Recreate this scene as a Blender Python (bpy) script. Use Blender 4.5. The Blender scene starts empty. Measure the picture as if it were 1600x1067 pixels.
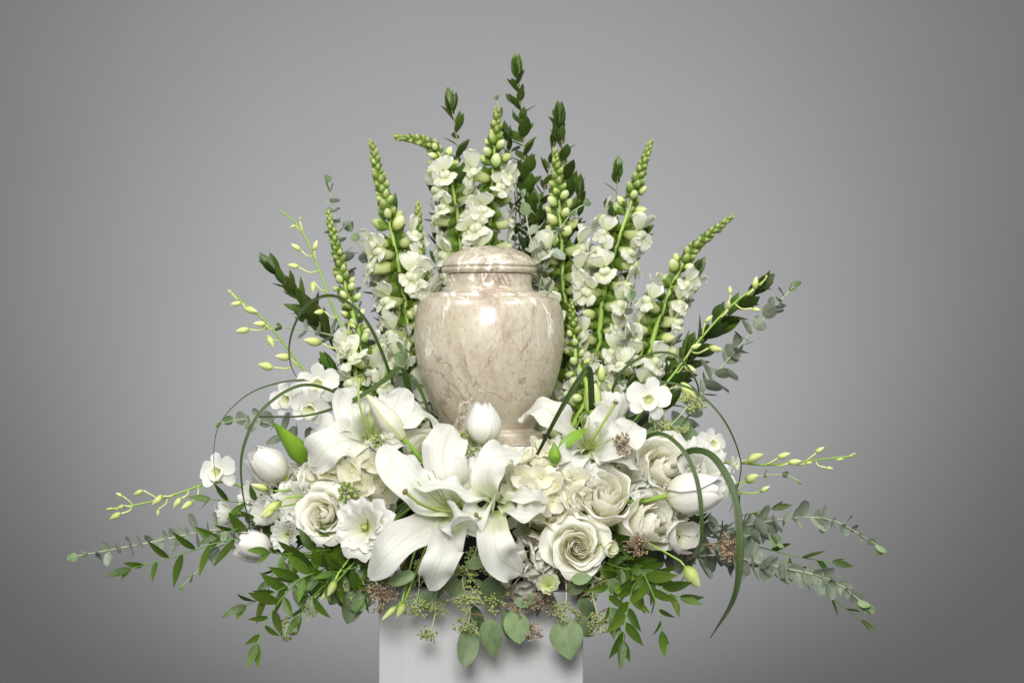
import bpy, math, random
import numpy as np
from mathutils import Vector, Matrix, noise

sc = bpy.context.scene
COL = sc.collection
R = math.radians
rng = random.Random(7)

# ------------------------------------------------------------------ camera, world, lamps, exposure
S, CAMD, ZC = 0.0008, 3.0, 1.30          # metres per photo pixel on the urn's plane, camera distance, camera height
cam_d = bpy.data.cameras.new('camera')
cam = bpy.data.objects.new('camera', cam_d)
COL.objects.link(cam)
cam.location = (0, -CAMD, ZC)
cam.rotation_euler = (R(90), 0, 0)
cam_d.sensor_width = 36
cam_d.lens = 36 * CAMD / (1600 * S)
cam_d.clip_end = 50
cam_d.dof.use_dof = True
cam_d.dof.focus_distance = CAMD - 0.12
cam_d.dof.aperture_fstop = 5.6
sc.camera = cam

world = bpy.data.worlds.new('World')
sc.world = world
world.use_nodes = True
bg = world.node_tree.nodes['Background']
bg.inputs['Color'].default_value = (1.0, 0.99, 0.97, 1)
bg.inputs['Strength'].default_value = 0.38

def area(name, loc, target, sx, sy, power, col=(1, 1, 1)):
    d = bpy.data.lights.new(name, 'AREA')
    d.shape = 'RECTANGLE'; d.size = sx; d.size_y = sy; d.energy = power; d.color = col
    o = bpy.data.objects.new(name, d); COL.objects.link(o)
    o.location = loc
    o.rotation_euler = (Vector(target) - Vector(loc)).to_track_quat('-Z', 'Y').to_euler()
    return o

area('softbox_left', (-1.35, -1.15, 3.25), (0, -0.05, 1.25), 0.9, 0.7, 32, (1, 0.985, 0.955))
area('softbox_right', (1.35, -1.15, 3.25), (0, -0.05, 1.25), 0.9, 0.7, 28, (1, 0.985, 0.955))
area('softbox_front', (-0.10, -2.85, 2.26), (0, 0, 1.15), 1.0, 0.95, 92, (1, 0.985, 0.96))
sp = bpy.data.lights.new('backdrop_spot', 'SPOT')
sp.energy = 178; sp.spot_size = R(92); sp.spot_blend = 1.0; sp.shadow_soft_size = 0.03
spo = bpy.data.objects.new('backdrop_spot', sp); COL.objects.link(spo)
spo.location = (-0.05, 0.30, 0.92)                 # on a low stand behind the pedestal
spo.rotation_euler = (Vector((-0.05, 1.6, 1.43)) - spo.location).to_track_quat('-Z', 'Y').to_euler()

sc.view_settings.view_transform = 'Standard'
sc.view_settings.look = 'None'
sc.view_settings.gamma = 1
sc.view_settings.exposure = 0.07
sc.view_settings.use_curve_mapping = False
sc.cycles.max_bounces = 12
sc.cycles.diffuse_bounces = 8
sc.cycles.transmission_bounces = 8
sc.cycles.use_denoising = True

# ------------------------------------------------------------------ helpers
def P(px, py, y=0.0):
    """photo pixel + real depth -> a point in the room"""
    k = S * (CAMD + y) / CAMD
    return Vector(((px - 800) * k, y, ZC - (py - 533.5) * k))

def V(*a): return Vector(a)

def mesh_from_grids(name, grids, mat, smooth=True):
    """grids: list of (array n x m x 3, closed_in_m, [uv array n x m x 2])"""
    vs, fs, uvs = [], [], []
    off = 0
    for g in grids:
        G, closed = g[0], g[1]
        n, m = G.shape[:2]
        if len(g) > 2 and g[2] is not None: UV = g[2]
        else:
            UV = np.zeros((n, m, 2))
            UV[:, :, 0] = np.linspace(0, 1, n)[:, None]
            UV[:, :, 1] = np.linspace(0, 1, m)[None, :]
        vs.append(G.reshape(-1, 3)); uvs.append(UV.reshape(-1, 2))
        mm = m if closed else m - 1
        for i in range(n - 1):
            for j in range(mm):
                j2 = (j + 1) % m
                fs.append((off + i * m + j, off + i * m + j2, off + (i + 1) * m + j2, off + (i + 1) * m + j))
        off += n * m
    vs = np.concatenate(vs); uvs = np.concatenate(uvs)
    me = bpy.data.meshes.new(name)
    me.from_pydata(vs.tolist(), [], fs)
    lay = me.uv_layers.new(name='UVMap')
    idx = np.empty(len(me.loops), dtype=np.int32)
    me.loops.foreach_get('vertex_index', idx)
    lay.data.foreach_set('uv', uvs[idx].astype(np.float32).ravel())
    if smooth: me.polygons.foreach_set('use_smooth', [True] * len(me.polygons))
    if mat is not None: me.materials.append(mat)
    me.update()
    return me

WM = {}
def thing(name, label, cat, base=(0, 0, 0), group=None):
    o = bpy.data.objects.new(name, None); COL.objects.link(o)
    o.empty_display_size = 0.02
    o.location = base
    WM[o.name] = Matrix.Translation(Vector(base))
    o['label'] = label; o['category'] = cat
    if group: o['group'] = group
    return o

def part(name, me, parent, world=None, kind=None, label=None):
    o = bpy.data.objects.new(name, me); COL.objects.link(o)
    w = Matrix.Identity(4) if world is None else world
    o.parent = parent
    o.matrix_basis = WM[parent.name].inverted() @ w
    WM[o.name] = w
    if kind: o['kind'] = kind
    if label: o['label'] = label
    return o

def Mz(pos, axis, roll=0.0, s=1.0, up=None):
    z = Vector(axis).normalized()
    ref = Vector(up) if up is not None else (Vector((0, 0, 1)) if abs(z.z) < 0.95 else Vector((0, 1, 0)))
    x = ref.cross(z)
    if x.length < 1e-4: x = Vector((1, 0, 0)).cross(z)
    x.normalize(); y = z.cross(x)
    c, n = math.cos(roll), math.sin(roll)
    x, y = x * c + y * n, y * c - x * n
    if not isinstance(s, (tuple, list)): s = (s, s, s)
    M = Matrix.Identity(4)
    for i in range(3):
        M[i][0] = x[i] * s[0]; M[i][1] = y[i] * s[1]; M[i][2] = z[i] * s[2]; M[i][3] = pos[i]
    return M

def Ml(pos, d, n, L, W=None):
    """leaf frame: +Y along the leaf, +Z its upper face"""
    W = L if W is None else W
    y = Vector(d).normalized()
    x = y.cross(Vector(n))
    if x.length < 1e-4: x = y.orthogonal()
    x.normalize(); z = x.cross(y)
    M = Matrix.Identity(4)
    for i in range(3):
        M[i][0] = x[i] * W; M[i][1] = y[i] * L; M[i][2] = z[i] * L; M[i][3] = pos[i]
    return M

class Path:
    def __init__(self, pts, n=40):
        p = [Vector(q) for q in pts]
        if len(p) == 2: p = [p[0], (p[0] + p[1]) / 2, p[1]]
        ext = [p[0] * 2 - p[1]] + p + [p[-1] * 2 - p[-2]]
        out = []
        per = max(4, n // (len(p) - 1))
        for i in range(1, len(ext) - 2):
            a, b, c, d = ext[i - 1], ext[i], ext[i + 1], ext[i + 2]
            for k in range(per):
                t = k / per
                out.append(0.5 * ((2 * b) + (c - a) * t + (2 * a - 5 * b + 4 * c - d) * t * t + (3 * b - a - 3 * c + d) * t ** 3))
        out.append(p[-1])
        self.p = out
        self.c = [0.0]
        for i in range(1, len(out)): self.c.append(self.c[-1] + (out[i] - out[i - 1]).length)
        self.L = self.c[-1]
    def at(self, s):
        """s in metres from the start -> position, tangent"""
        s = min(max(s, 0), self.L)
        i = int(np.searchsorted(self.c, s))
        i = min(max(i, 1), len(self.p) - 1)
        a, b = self.p[i - 1], self.p[i]
        f = (s - self.c[i - 1]) / max(1e-9, self.c[i] - self.c[i - 1])
        i0, i1 = max(0, i - 2), min(len(self.p) - 1, i + 1)
        return a.lerp(b, f), (self.p[i1] - self.p[i0]).normalized()

def tube_grid(path, r0, r1, n=18, m=7, wob=0.0, seed=0):
    G = np.zeros((n, m, 3))
    prev = None
    for i in range(n):
        s = path.L * i / (n - 1)
        p, t = path.at(s)
        if prev is None: x = t.orthogonal().normalized()
        else: x = (prev - t * prev.dot(t)).normalized()
        prev = x
        y = t.cross(x)
        r = r0 + (r1 - r0) * i / (n - 1)
        r *= 1 + wob * math.sin(i * 2.1 + seed)
        for j in range(m):
            a = 2 * math.pi * j / m
            q = p + (x * math.cos(a) + y * math.sin(a)) * r
            G[i, j] = q
    return (G, True)

def revolve_grid(prof, m=12, squash=1.0):
    """prof: list of (r, z)"""
    n = len(prof)
    G = np.zeros((n, m, 3))
    for i, (r, z) in enumerate(prof):
        for j in range(m):
            a = 2 * math.pi * j / m
            G[i, j] = (r * math.cos(a), r * math.sin(a) * squash, z)
    return (G, True)

FC = P(757, 800, 0.0).x
def root_point(p, spread=0.085, z=None):
    """where a stem goes into the foam"""
    dx = max(-spread, min(spread, (p.x - FC) * 0.5))
    dy = max(-spread, min(spread, p.y * 0.75))
    return Vector((FC + dx, dy, z if z is not None else 1.115))

def pts3(pts, root=True):
    q = [P(*a) for a in pts]
    return ([root_point(q[0])] + q) if root else q

# ------------------------------------------------------------------ materials
def new_mat(name):
    m = bpy.data.materials.new(name); m.use_nodes = True
    nt = m.node_tree; nt.nodes.clear()
    out = nt.nodes.new('ShaderNodeOutputMaterial')
    return m, nt, out

def N(nt, kind, **kw):
    n = nt.nodes.new(kind)
    for k, v in kw.items():
        if k in n.inputs: n.inputs[k].default_value = v
        else: setattr(n, k, v)
    return n

def ramp(nt, stops, interp='EASE'):
    r = nt.nodes.new('ShaderNodeValToRGB')
    e = r.color_ramp.elements
    r.color_ramp.interpolation = interp
    while len(e) < len(stops): e.new(0.5)
    for i, (p, c) in enumerate(stops):
        e[i].position = p; e[i].color = (*c, 1) if len(c) == 3 else c
    return r

def organic(name, stops, trans=0.3, rough=0.5, vein=0.25, vein_scale=45, var=0.06, rib=None, rib_w=0.04, spec=0.35,
            patch=None, coat=0.0, noise_scale=60, edge=None, hue=0.0):
    m, nt, out = new_mat(name)
    uv = N(nt, 'ShaderNodeUVMap'); sep = N(nt, 'ShaderNodeSeparateXYZ')
    nt.links.new(uv.outputs[0], sep.inputs[0])
    rp = ramp(nt, stops)
    nt.links.new(sep.outputs['X'], rp.inputs[0])
    col = rp.outputs[0]
    a = N(nt, 'ShaderNodeMath', operation='SUBTRACT'); nt.links.new(sep.outputs['Y'], a.inputs[0]); a.inputs[1].default_value = 0.5
    b = N(nt, 'ShaderNodeMath', operation='ABSOLUTE'); nt.links.new(a.outputs[0], b.inputs[0])
    if rib is not None:
        mr = N(nt, 'ShaderNodeMapRange'); mr.inputs['From Min'].default_value = 0.0; mr.inputs['From Max'].default_value = rib_w
        mr.inputs['To Min'].default_value = 0.85; mr.inputs['To Max'].default_value = 0.0
        nt.links.new(b.outputs[0], mr.inputs['Value'])
        mx = N(nt, 'ShaderNodeMix', data_type='RGBA'); nt.links.new(mr.outputs[0], mx.inputs['Factor'])
        nt.links.new(col, mx.inputs[6]); mx.inputs[7].default_value = (*rib, 1); col = mx.outputs[2]
    if edge is not None:
        mr = N(nt, 'ShaderNodeMapRange'); mr.inputs['From Min'].default_value = 0.43; mr.inputs['From Max'].default_value = 0.5
        nt.links.new(b.outputs[0], mr.inputs['Value'])
        mx = N(nt, 'ShaderNodeMix', data_type='RGBA'); nt.links.new(mr.outputs[0], mx.inputs['Factor'])
        nt.links.new(col, mx.inputs[6]); mx.inputs[7].default_value = (*edge, 1); col = mx.outputs[2]
    tc = N(nt, 'ShaderNodeTexCoord')
    geo = N(nt, 'ShaderNodeNewGeometry')
    nz = N(nt, 'ShaderNodeTexNoise'); nz.inputs['Scale'].default_value = noise_scale; nz.inputs['Detail'].default_value = 3
    nt.links.new(geo.outputs['Position'], nz.inputs['Vector'])
    if patch is not None:
        mr = N(nt, 'ShaderNodeMapRange'); mr.inputs['From Min'].default_value = 0.45; mr.inputs['From Max'].default_value = 0.75
        nt.links.new(nz.outputs['Fac'], mr.inputs['Value'])
        mx = N(nt, 'ShaderNodeMix', data_type='RGBA'); nt.links.new(mr.outputs[0], mx.inputs['Factor'])
        nt.links.new(col, mx.inputs[6]); mx.inputs[7].default_value = (*patch, 1); col = mx.outputs[2]
    oi = N(nt, 'ShaderNodeObjectInfo')
    hs = N(nt, 'ShaderNodeHueSaturation')
    vr = N(nt, 'ShaderNodeMapRange'); vr.inputs['To Min'].default_value = 1 - var * 1.6; vr.inputs['To Max'].default_value = 1 + var
    nt.links.new(oi.outputs['Random'], vr.inputs['Value']); nt.links.new(vr.outputs[0], hs.inputs['Value'])
    if hue:
        mm = N(nt, 'ShaderNodeMath', operation='MULTIPLY'); mm.inputs[1].default_value = 7.31
        fr = N(nt, 'ShaderNodeMath', operation='FRACT'); nt.links.new(oi.outputs['Random'], mm.inputs[0]); nt.links.new(mm.outputs[0], fr.inputs[0])
        hr = N(nt, 'ShaderNodeMapRange'); hr.inputs['To Min'].default_value = 0.5 - hue; hr.inputs['To Max'].default_value = 0.5 + hue
        nt.links.new(fr.outputs[0], hr.inputs['Value']); nt.links.new(hr.outputs[0], hs.inputs['Hue'])
    nt.links.new(col, hs.inputs['Color'])
    bs = N(nt, 'ShaderNodeBsdfPrincipled')
    bs.inputs['Roughness'].default_value = rough
    bs.inputs['Specular IOR Level'].default_value = spec
    bs.inputs['Coat Weight'].default_value = coat
    bs.inputs['Coat Roughness'].default_value = 0.25
    nt.links.new(hs.outputs[0], bs.inputs['Base Color'])
    if vein > 0:
        mp = N(nt, 'ShaderNodeMapping'); mp.inputs['Scale'].default_value = (2.5, vein_scale, 1)
        nt.links.new(uv.outputs[0], mp.inputs[0])
        vn = N(nt, 'ShaderNodeTexNoise'); vn.inputs['Scale'].default_value = 1.0; vn.inputs['Detail'].default_value = 2
        nt.links.new(mp.outputs[0], vn.inputs['Vector'])
        bp = N(nt, 'ShaderNodeBump'); bp.inputs['Strength'].default_value = vein; bp.inputs['Distance'].default_value = 0.0012
        nt.links.new(vn.outputs['Fac'], bp.inputs['Height'])
        cv = N(nt, 'ShaderNodeMapRange'); cv.inputs['From Min'].default_value = 0.3; cv.inputs['From Max'].default_value = 0.7
        cv.inputs['To Min'].default_value = 1 - min(0.10, 0.16 * vein); cv.inputs['To Max'].default_value = 1.0
        nt.links.new(vn.outputs['Fac'], cv.inputs['Value'])
        vm = N(nt, 'ShaderNodeMath', operation='MULTIPLY'); nt.links.new(vr.outputs[0], vm.inputs[0]); nt.links.new(cv.outputs[0], vm.inputs[1])
        nt.links.new(vm.outputs[0], hs.inputs['Value'])
        nt.links.new(bp.outputs[0], bs.inputs['Normal'])
    sh = bs.outputs[0]
    if trans > 0:
        tr = N(nt, 'ShaderNodeBsdfTranslucent'); nt.links.new(hs.outputs[0], tr.inputs['Color'])
        ms = N(nt, 'ShaderNodeMixShader'); ms.inputs[0].default_value = trans
        nt.links.new(bs.outputs[0], ms.inputs[1]); nt.links.new(tr.outputs[0], ms.inputs[2]); sh = ms.outputs[0]
    nt.links.new(sh, out.inputs[0])
    return m

W1, W2 = (0.80, 0.80, 0.755), (0.77, 0.76, 0.67)
M = {}
M['lily'] = organic('lily_petal', [(0.0, (0.42, 0.54, 0.14)), (0.18, (0.72, 0.76, 0.50)), (0.4, (0.83, 0.83, 0.775)), (1.0, (0.84, 0.84, 0.80))],
                    0.36, 0.45, 0.8, 40, 0.02, rib=(0.68, 0.71, 0.50), rib_w=0.05, patch=(0.76, 0.76, 0.69), noise_scale=35)
M['rose'] = organic('rose_petal', [(0.0, (0.89, 0.88, 0.56)), (0.45, (0.915, 0.905, 0.755)), (1.0, (0.925, 0.915, 0.85))], 0.42, 0.55, 0.12, 24, 0.02, spec=0.25)
M['hydrangea'] = organic('hydrangea_petal', [(0.0, (0.70, 0.72, 0.40)), (0.4, (0.82, 0.80, 0.62)), (1.0, (0.85, 0.84, 0.74))], 0.42, 0.55, 0.25, 22, 0.04)
M['ruffle'] = organic('ruffled_petal', [(0.0, (0.52, 0.60, 0.20)), (0.25, (0.75, 0.77, 0.58)), (0.6, (0.84, 0.84, 0.78)), (1.0, (0.86, 0.86, 0.82))], 0.42, 0.5, 0.30, 40, 0.02)
M['stock'] = organic('stock_petal', [(0.0, (0.76, 0.75, 0.58)), (0.5, (0.83, 0.81, 0.73)), (1.0, (0.85, 0.84, 0.78))], 0.42, 0.55, 0.4, 30, 0.03)
M['tulip'] = organic('tulip_petal', [(0.0, (0.62, 0.66, 0.38)), (0.16, (0.78, 0.77, 0.65)), (0.6, (0.81, 0.80, 0.75)), (1.0, (0.82, 0.81, 0.77))], 0.25, 0.38, 0.5, 40, 0.02)
M['orchid'] = organic('orchid_petal', [(0.0, (0.70, 0.74, 0.46)), (0.3, (0.81, 0.81, 0.75)), (1.0, (0.83, 0.83, 0.80))], 0.32, 0.45, 0.3, 26, 0.02)
M['orchid_lip'] = organic('orchid_lip', [(0.0, (0.55, 0.62, 0.16)), (0.5, (0.75, 0.76, 0.52)), (1.0, (0.82, 0.82, 0.74))], 0.25, 0.45, 0.2, 20, 0.02)
M['snap'] = organic('snapdragon_petal', [(0.0, (0.48, 0.58, 0.17)), (0.35, (0.66, 0.73, 0.34)), (0.60, (0.77, 0.80, 0.54)), (0.85, (0.84, 0.85, 0.73)), (1.0, (0.85, 0.86, 0.77))], 0.42, 0.5, 0.3, 24, 0.05)
M['snap_bud'] = organic('snapdragon_bud', [(0.0, (0.30, 0.44, 0.07)), (0.45, (0.52, 0.62, 0.20)), (1.0, (0.70, 0.74, 0.42))], 0.2, 0.45, 0.2, 14, 0.10, hue=0.012)
M['snap_tip'] = organic('green_bud', [(0.0, (0.10, 0.165, 0.028)), (0.55, (0.20, 0.28, 0.06)), (1.0, (0.45, 0.49, 0.19))], 0.12, 0.45, 0.2, 12, 0.18, hue=0.015)
M['calyx'] = organic('calyx_green', [(0.0, (0.115, 0.20, 0.022)), (1.0, (0.135, 0.23, 0.03))], 0.15, 0.45, 0.2, 12, 0.15)
M['orchid_bud'] = organic('orchid_bud', [(0.0, (0.40, 0.50, 0.12)), (0.4, (0.60, 0.66, 0.24)), (1.0, (0.68, 0.72, 0.36))], 0.18, 0.4, 0.12, 10, 0.08)
M['stem'] = organic('stem_green', [(0.0, (0.16, 0.30, 0.04)), (1.0, (0.26, 0.42, 0.07))], 0.05, 0.45, 0.3, 10, 0.1)
M['snap_stem'] = organic('snapdragon_stem', [(0.0, (0.24, 0.40, 0.05)), (1.0, (0.36, 0.50, 0.09))], 0.05, 0.42, 0.3, 10, 0.08)
M['stem_pale'] = organic('stem_pale', [(0.0, (0.34, 0.42, 0.20)), (1.0, (0.48, 0.55, 0.30))], 0.05, 0.5, 0.2, 10, 0.1)
M['stem_red'] = organic('stem_red', [(0.0, (0.16, 0.09, 0.05)), (0.5, (0.27, 0.135, 0.08)), (1.0, (0.28, 0.23, 0.09))], 0.0, 0.5, 0.3, 10, 0.1)
M['stem_dark'] = organic('stem_dark', [(0.0, (0.07, 0.14, 0.025)), (1.0, (0.12, 0.24, 0.04))], 0.0, 0.5, 0.3, 10, 0.1)
M['ruscus'] = organic('ruscus_leaf', [(0.0, (0.060, 0.122, 0.009)), (1.0, (0.092, 0.172, 0.012))], 0.26, 0.30, 0.35, 26, 0.30, rib=(0.14, 0.24, 0.03), rib_w=0.03, spec=0.5, hue=0.014, patch=(0.075, 0.13, 0.012), noise_scale=70)
M['myrtle'] = organic('myrtle_leaf', [(0.0, (0.058, 0.112, 0.014)), (1.0, (0.092, 0.160, 0.022))], 0.25, 0.32, 0.3, 20, 0.32, rib=(0.13, 0.21, 0.05), rib_w=0.03, spec=0.5, hue=0.016, patch=(0.055, 0.10, 0.016), noise_scale=70)
M['euc'] = organic('eucalyptus_leaf', [(0.0, (0.36, 0.415, 0.31)), (1.0, (0.31, 0.365, 0.285))], 0.22, 0.6, 0.3, 14, 0.25, rib=(0.30, 0.36, 0.26), rib_w=0.03,
                   patch=(0.21, 0.265, 0.185), edge=(0.40, 0.42, 0.33), noise_scale=220)
M['euc_tip'] = organic('eucalyptus_young_leaf', [(0.0, (0.25, 0.33, 0.18)), (1.0, (0.19, 0.28, 0.13))], 0.2, 0.55, 0.3, 14, 0.2, rib=(0.30, 0.36, 0.22), rib_w=0.03)
M['euc_stem'] = organic('eucalyptus_stem', [(0.0, (0.22, 0.25, 0.17)), (0.6, (0.36, 0.38, 0.27)), (1.0, (0.34, 0.40, 0.22))], 0.0, 0.6, 0.3, 10, 0.1)
M['seeded'] = organic('seeded_eucalyptus_leaf', [(0.0, (0.19, 0.26, 0.115)), (1.0, (0.155, 0.225, 0.10))], 0.22, 0.5, 0.3, 16, 0.28, rib=(0.26, 0.33, 0.17), rib_w=0.025, patch=(0.10, 0.17, 0.08), noise_scale=90)
M['lilyleaf'] = organic('lily_green', [(0.0, (0.16, 0.32, 0.02)), (0.7, (0.23, 0.41, 0.03)), (1.0, (0.16, 0.31, 0.02))], 0.25, 0.35, 0.4, 26, 0.06, rib=(0.12, 0.25, 0.02), rib_w=0.05, spec=0.5)
M['lilybud'] = organic('lily_bud_pale', [(0.0, (0.60, 0.64, 0.36)), (0.4, (0.74, 0.71, 0.60)), (0.85, (0.74, 0.70, 0.58)), (1.0, (0.62, 0.66, 0.34))], 0.15, 0.4, 0.4, 20, 0.02, rib=(0.46, 0.56, 0.13), rib_w=0.08)
M['grass'] = organic('grass_blade', [(0.0, (0.036, 0.072, 0.010)), (0.5, (0.055, 0.098, 0.015)), (1.0, (0.028, 0.050, 0.009))], 0.15, 0.35, 0.4, 30, 0.1, rib=(0.020, 0.06, 0.012), rib_w=0.06, spec=0.5)
M['seed_green'] = organic('seed_green', [(0.0, (0.22, 0.29, 0.08)), (1.0, (0.42, 0.46, 0.14))], 0.0, 0.5, 0.0, 1, 0.15, patch=(0.24, 0.24, 0.09), noise_scale=160)
M['seed_brown'] = organic('seed_brown', [(0.0, (0.21, 0.165, 0.105)), (1.0, (0.35, 0.285, 0.20))], 0.0, 0.55, 0.0, 1, 0.15, patch=(0.235, 0.18, 0.125), noise_scale=160)
M['pistil'] = organic('pistil_green', [(0.0, (0.60, 0.66, 0.30)), (0.5, (0.42, 0.55, 0.12)), (1.0, (0.33, 0.44, 0.10))], 0.1, 0.4, 0, 1, 0.05)
M['stigma'] = organic('stigma_brown', [(0.0, (0.14, 0.14, 0.03)), (1.0, (0.17, 0.12, 0.03))], 0.0, 0.5, 0, 1, 0.05)
M['throat'] = organic('green_throat', [(0.0, (0.25, 0.34, 0.04)), (1.0, (0.45, 0.50, 0.12))], 0.1, 0.5, 0.2, 10, 0.05)

def plain(name, col, rough=0.6, spec=0.4, bump=0.0, bscale=(40, 40, 40), var=0.0, coat=0.0):
    m, nt, out = new_mat(name)
    bs = N(nt, 'ShaderNodeBsdfPrincipled'); bs.inputs['Roughness'].default_value = rough
    bs.inputs['Specular IOR Level'].default_value = spec; bs.inputs['Coat Weight'].default_value = coat
    tc = N(nt, 'ShaderNodeTexCoord'); mp = N(nt, 'ShaderNodeMapping'); mp.inputs['Scale'].default_value = bscale
    nt.links.new(tc.outputs['Object'], mp.inputs[0])
    nz = N(nt, 'ShaderNodeTexNoise'); nz.inputs['Scale'].default_value = 1; nz.inputs['Detail'].default_value = 5
    nt.links.new(mp.outputs[0], nz.inputs['Vector'])
    lo = tuple(c * (1 - var) for c in col); hi = tuple(c * (1 + var) for c in col)
    rp = ramp(nt, [(0.3, lo), (0.7, hi)], 'LINEAR'); nt.links.new(nz.outputs['Fac'], rp.inputs[0])
    nt.links.new(rp.outputs[0], bs.inputs['Base Color'])
    if bump:
        bp = N(nt, 'ShaderNodeBump'); bp.inputs['Strength'].default_value = bump; bp.inputs['Distance'].default_value = 0.001
        nt.links.new(nz.outputs['Fac'], bp.inputs['Height']); nt.links.new(bp.outputs[0], bs.inputs['Normal'])
    nt.links.new(bs.outputs[0], out.inputs[0])
    return m

M['backdrop'] = plain('grey_backdrop_paper', (0.136, 0.1372, 0.140), 0.9, 0.1, 0.05, (6, 6, 6), 0.01)
M['paint'] = plain('white_painted_wood', (0.46, 0.46, 0.465), 0.5, 0.35, 0.3, (230, 230, 4), 0.02)
M['riser'] = plain('white_riser', (0.80, 0.80, 0.79), 0.4, 0.4, 0.05, (30, 30, 30), 0.01)
M['black'] = plain('black_plastic', (0.008, 0.009, 0.009), 0.4, 0.4, 0.05, (60, 60, 60), 0.1)
M['foam'] = plain('wet_floral_foam', (0.012, 0.035, 0.014), 0.9, 0.2, 0.8, (400, 400, 400), 0.3)

def marble():
    m, nt, out = new_mat('beige_marble')
    L = nt.links.new
    tc = N(nt, 'ShaderNodeTexCoord')
    mp = N(nt, 'ShaderNodeMapping'); mp.inputs['Scale'].default_value = (1, 1, 0.62); mp.inputs['Rotation'].default_value = (0.1, 0.22, 0.4)
    L(tc.outputs['Object'], mp.inputs[0])
    def noise_n(scale, detail, rough=0.55, dist=0.0, vec=None):
        n = N(nt, 'ShaderNodeTexNoise'); n.inputs['Scale'].default_value = scale; n.inputs['Detail'].default_value = detail
        n.inputs['Roughness'].default_value = rough; n.inputs['Distortion'].default_value = dist
        L(vec if vec is not None else mp.outputs[0], n.inputs['Vector']); return n
    def mix(fac, a, b):
        x = N(nt, 'ShaderNodeMix', data_type='RGBA')
        L(fac, x.inputs['Factor'])
        for s, v in ((6, a), (7, b)):
            if isinstance(v, tuple): x.inputs[s].default_value = (*v, 1)
            else: L(v, x.inputs[s])
        return x.outputs[2]
    def mrange(v, a, b, c=0.0, d=1.0):
        x = N(nt, 'ShaderNodeMapRange'); x.inputs['From Min'].default_value = a; x.inputs['From Max'].default_value = b
        x.inputs['To Min'].default_value = c; x.inputs['To Max'].default_value = d
        x.interpolation_type = 'SMOOTHSTEP'
        L(v, x.inputs['Value']); return x.outputs[0]
    def ridge(n, w, off=0.5, amt=1.0):
        a = N(nt, 'ShaderNodeMath', operation='SUBTRACT'); L(n.outputs['Fac'], a.inputs[0]); a.inputs[1].default_value = off
        b = N(nt, 'ShaderNodeMath', operation='ABSOLUTE'); L(a.outputs[0], b.inputs[0])
        return mrange(b.outputs[0], 0.0, w, amt, 0.0)
    def mul(a, b):
        x = N(nt, 'ShaderNodeMath', operation='MULTIPLY'); L(a, x.inputs[0]); L(b, x.inputs[1]); return x.outputs[0]
    big = noise_n(13, 4, 0.6, 0.8)
    col = mix(mrange(big.outputs['Fac'], 0.40, 0.62), (0.445, 0.395, 0.305), (0.495, 0.45, 0.355))
    big2 = noise_n(22, 5, 0.62, 1.2)
    col = mix(mrange(big2.outputs['Fac'], 0.50, 0.68, 0, 0.75), col, (0.355, 0.285, 0.22))
    mp2 = N(nt, 'ShaderNodeMapping'); mp2.inputs['Location'].default_value = (3.1, 1.7, 0.4); mp2.inputs['Scale'].default_value = (1.1, 1.1, 0.45)
    L(tc.outputs['Object'], mp2.inputs[0])
    big3 = noise_n(19, 5, 0.6, 1.0, mp2.outputs[0])
    col = mix(mrange(big3.outputs['Fac'], 0.54, 0.68, 0, 0.7), col, (0.41, 0.365, 0.25))
    fine = noise_n(190, 8, 0.75, 0.6)
    col = mix(mrange(fine.outputs['Fac'], 0.48, 0.66, 0, 0.65), col, (0.29, 0.23, 0.175))
    col = mix(mrange(fine.outputs['Fac'], 0.44, 0.30, 0, 0.6), col, (0.57, 0.52, 0.44))
    v1 = noise_n(11, 9, 0.62, 1.6)
    gate = mrange(noise_n(16, 3, 0.5, 0).outputs['Fac'], 0.42, 0.58)
    col = mix(mul(ridge(v1, 0.016, 0.5, 0.95), gate), col, (0.22, 0.15, 0.105))
    v2 = noise_n(24, 9, 0.68, 1.2, mp2.outputs[0])
    col = mix(mul(ridge(v2, 0.013, 0.47, 0.75), gate), col, (0.29, 0.20, 0.145))
    mp3 = N(nt, 'ShaderNodeMapping'); mp3.inputs['Location'].default_value = (0.37, 5.2, 2.2); mp3.inputs['Scale'].default_value = (1.0, 1.0, 0.42)
    L(tc.outputs['Object'], mp3.inputs[0])
    v3 = noise_n(9, 8, 0.6, 0.9, mp3.outputs[0])
    gate3 = mrange(noise_n(14, 2, 0.5, 0, mp3.outputs[0]).outputs['Fac'], 0.41, 0.51)
    col = mix(mul(ridge(v3, 0.014, 0.50, 1.0), gate3), col, (0.78, 0.73, 0.64))
    bs = N(nt, 'ShaderNodeBsdfPrincipled'); bs.inputs['Roughness'].default_value = 0.34
    bs.inputs['Specular IOR Level'].default_value = 0.5; bs.inputs['Coat Weight'].default_value = 0.4; bs.inputs['Coat Roughness'].default_value = 0.12
    L(col, bs.inputs['Base Color'])
    bp = N(nt, 'ShaderNodeBump'); bp.inputs['Strength'].default_value = 0.06; bp.inputs['Distance'].default_value = 0.001
    L(fine.outputs['Fac'], bp.inputs['Height']); L(bp.outputs[0], bs.inputs['Normal'])
    L(bs.outputs[0], out.inputs[0])
    return m
M['marble'] = marble()

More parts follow.
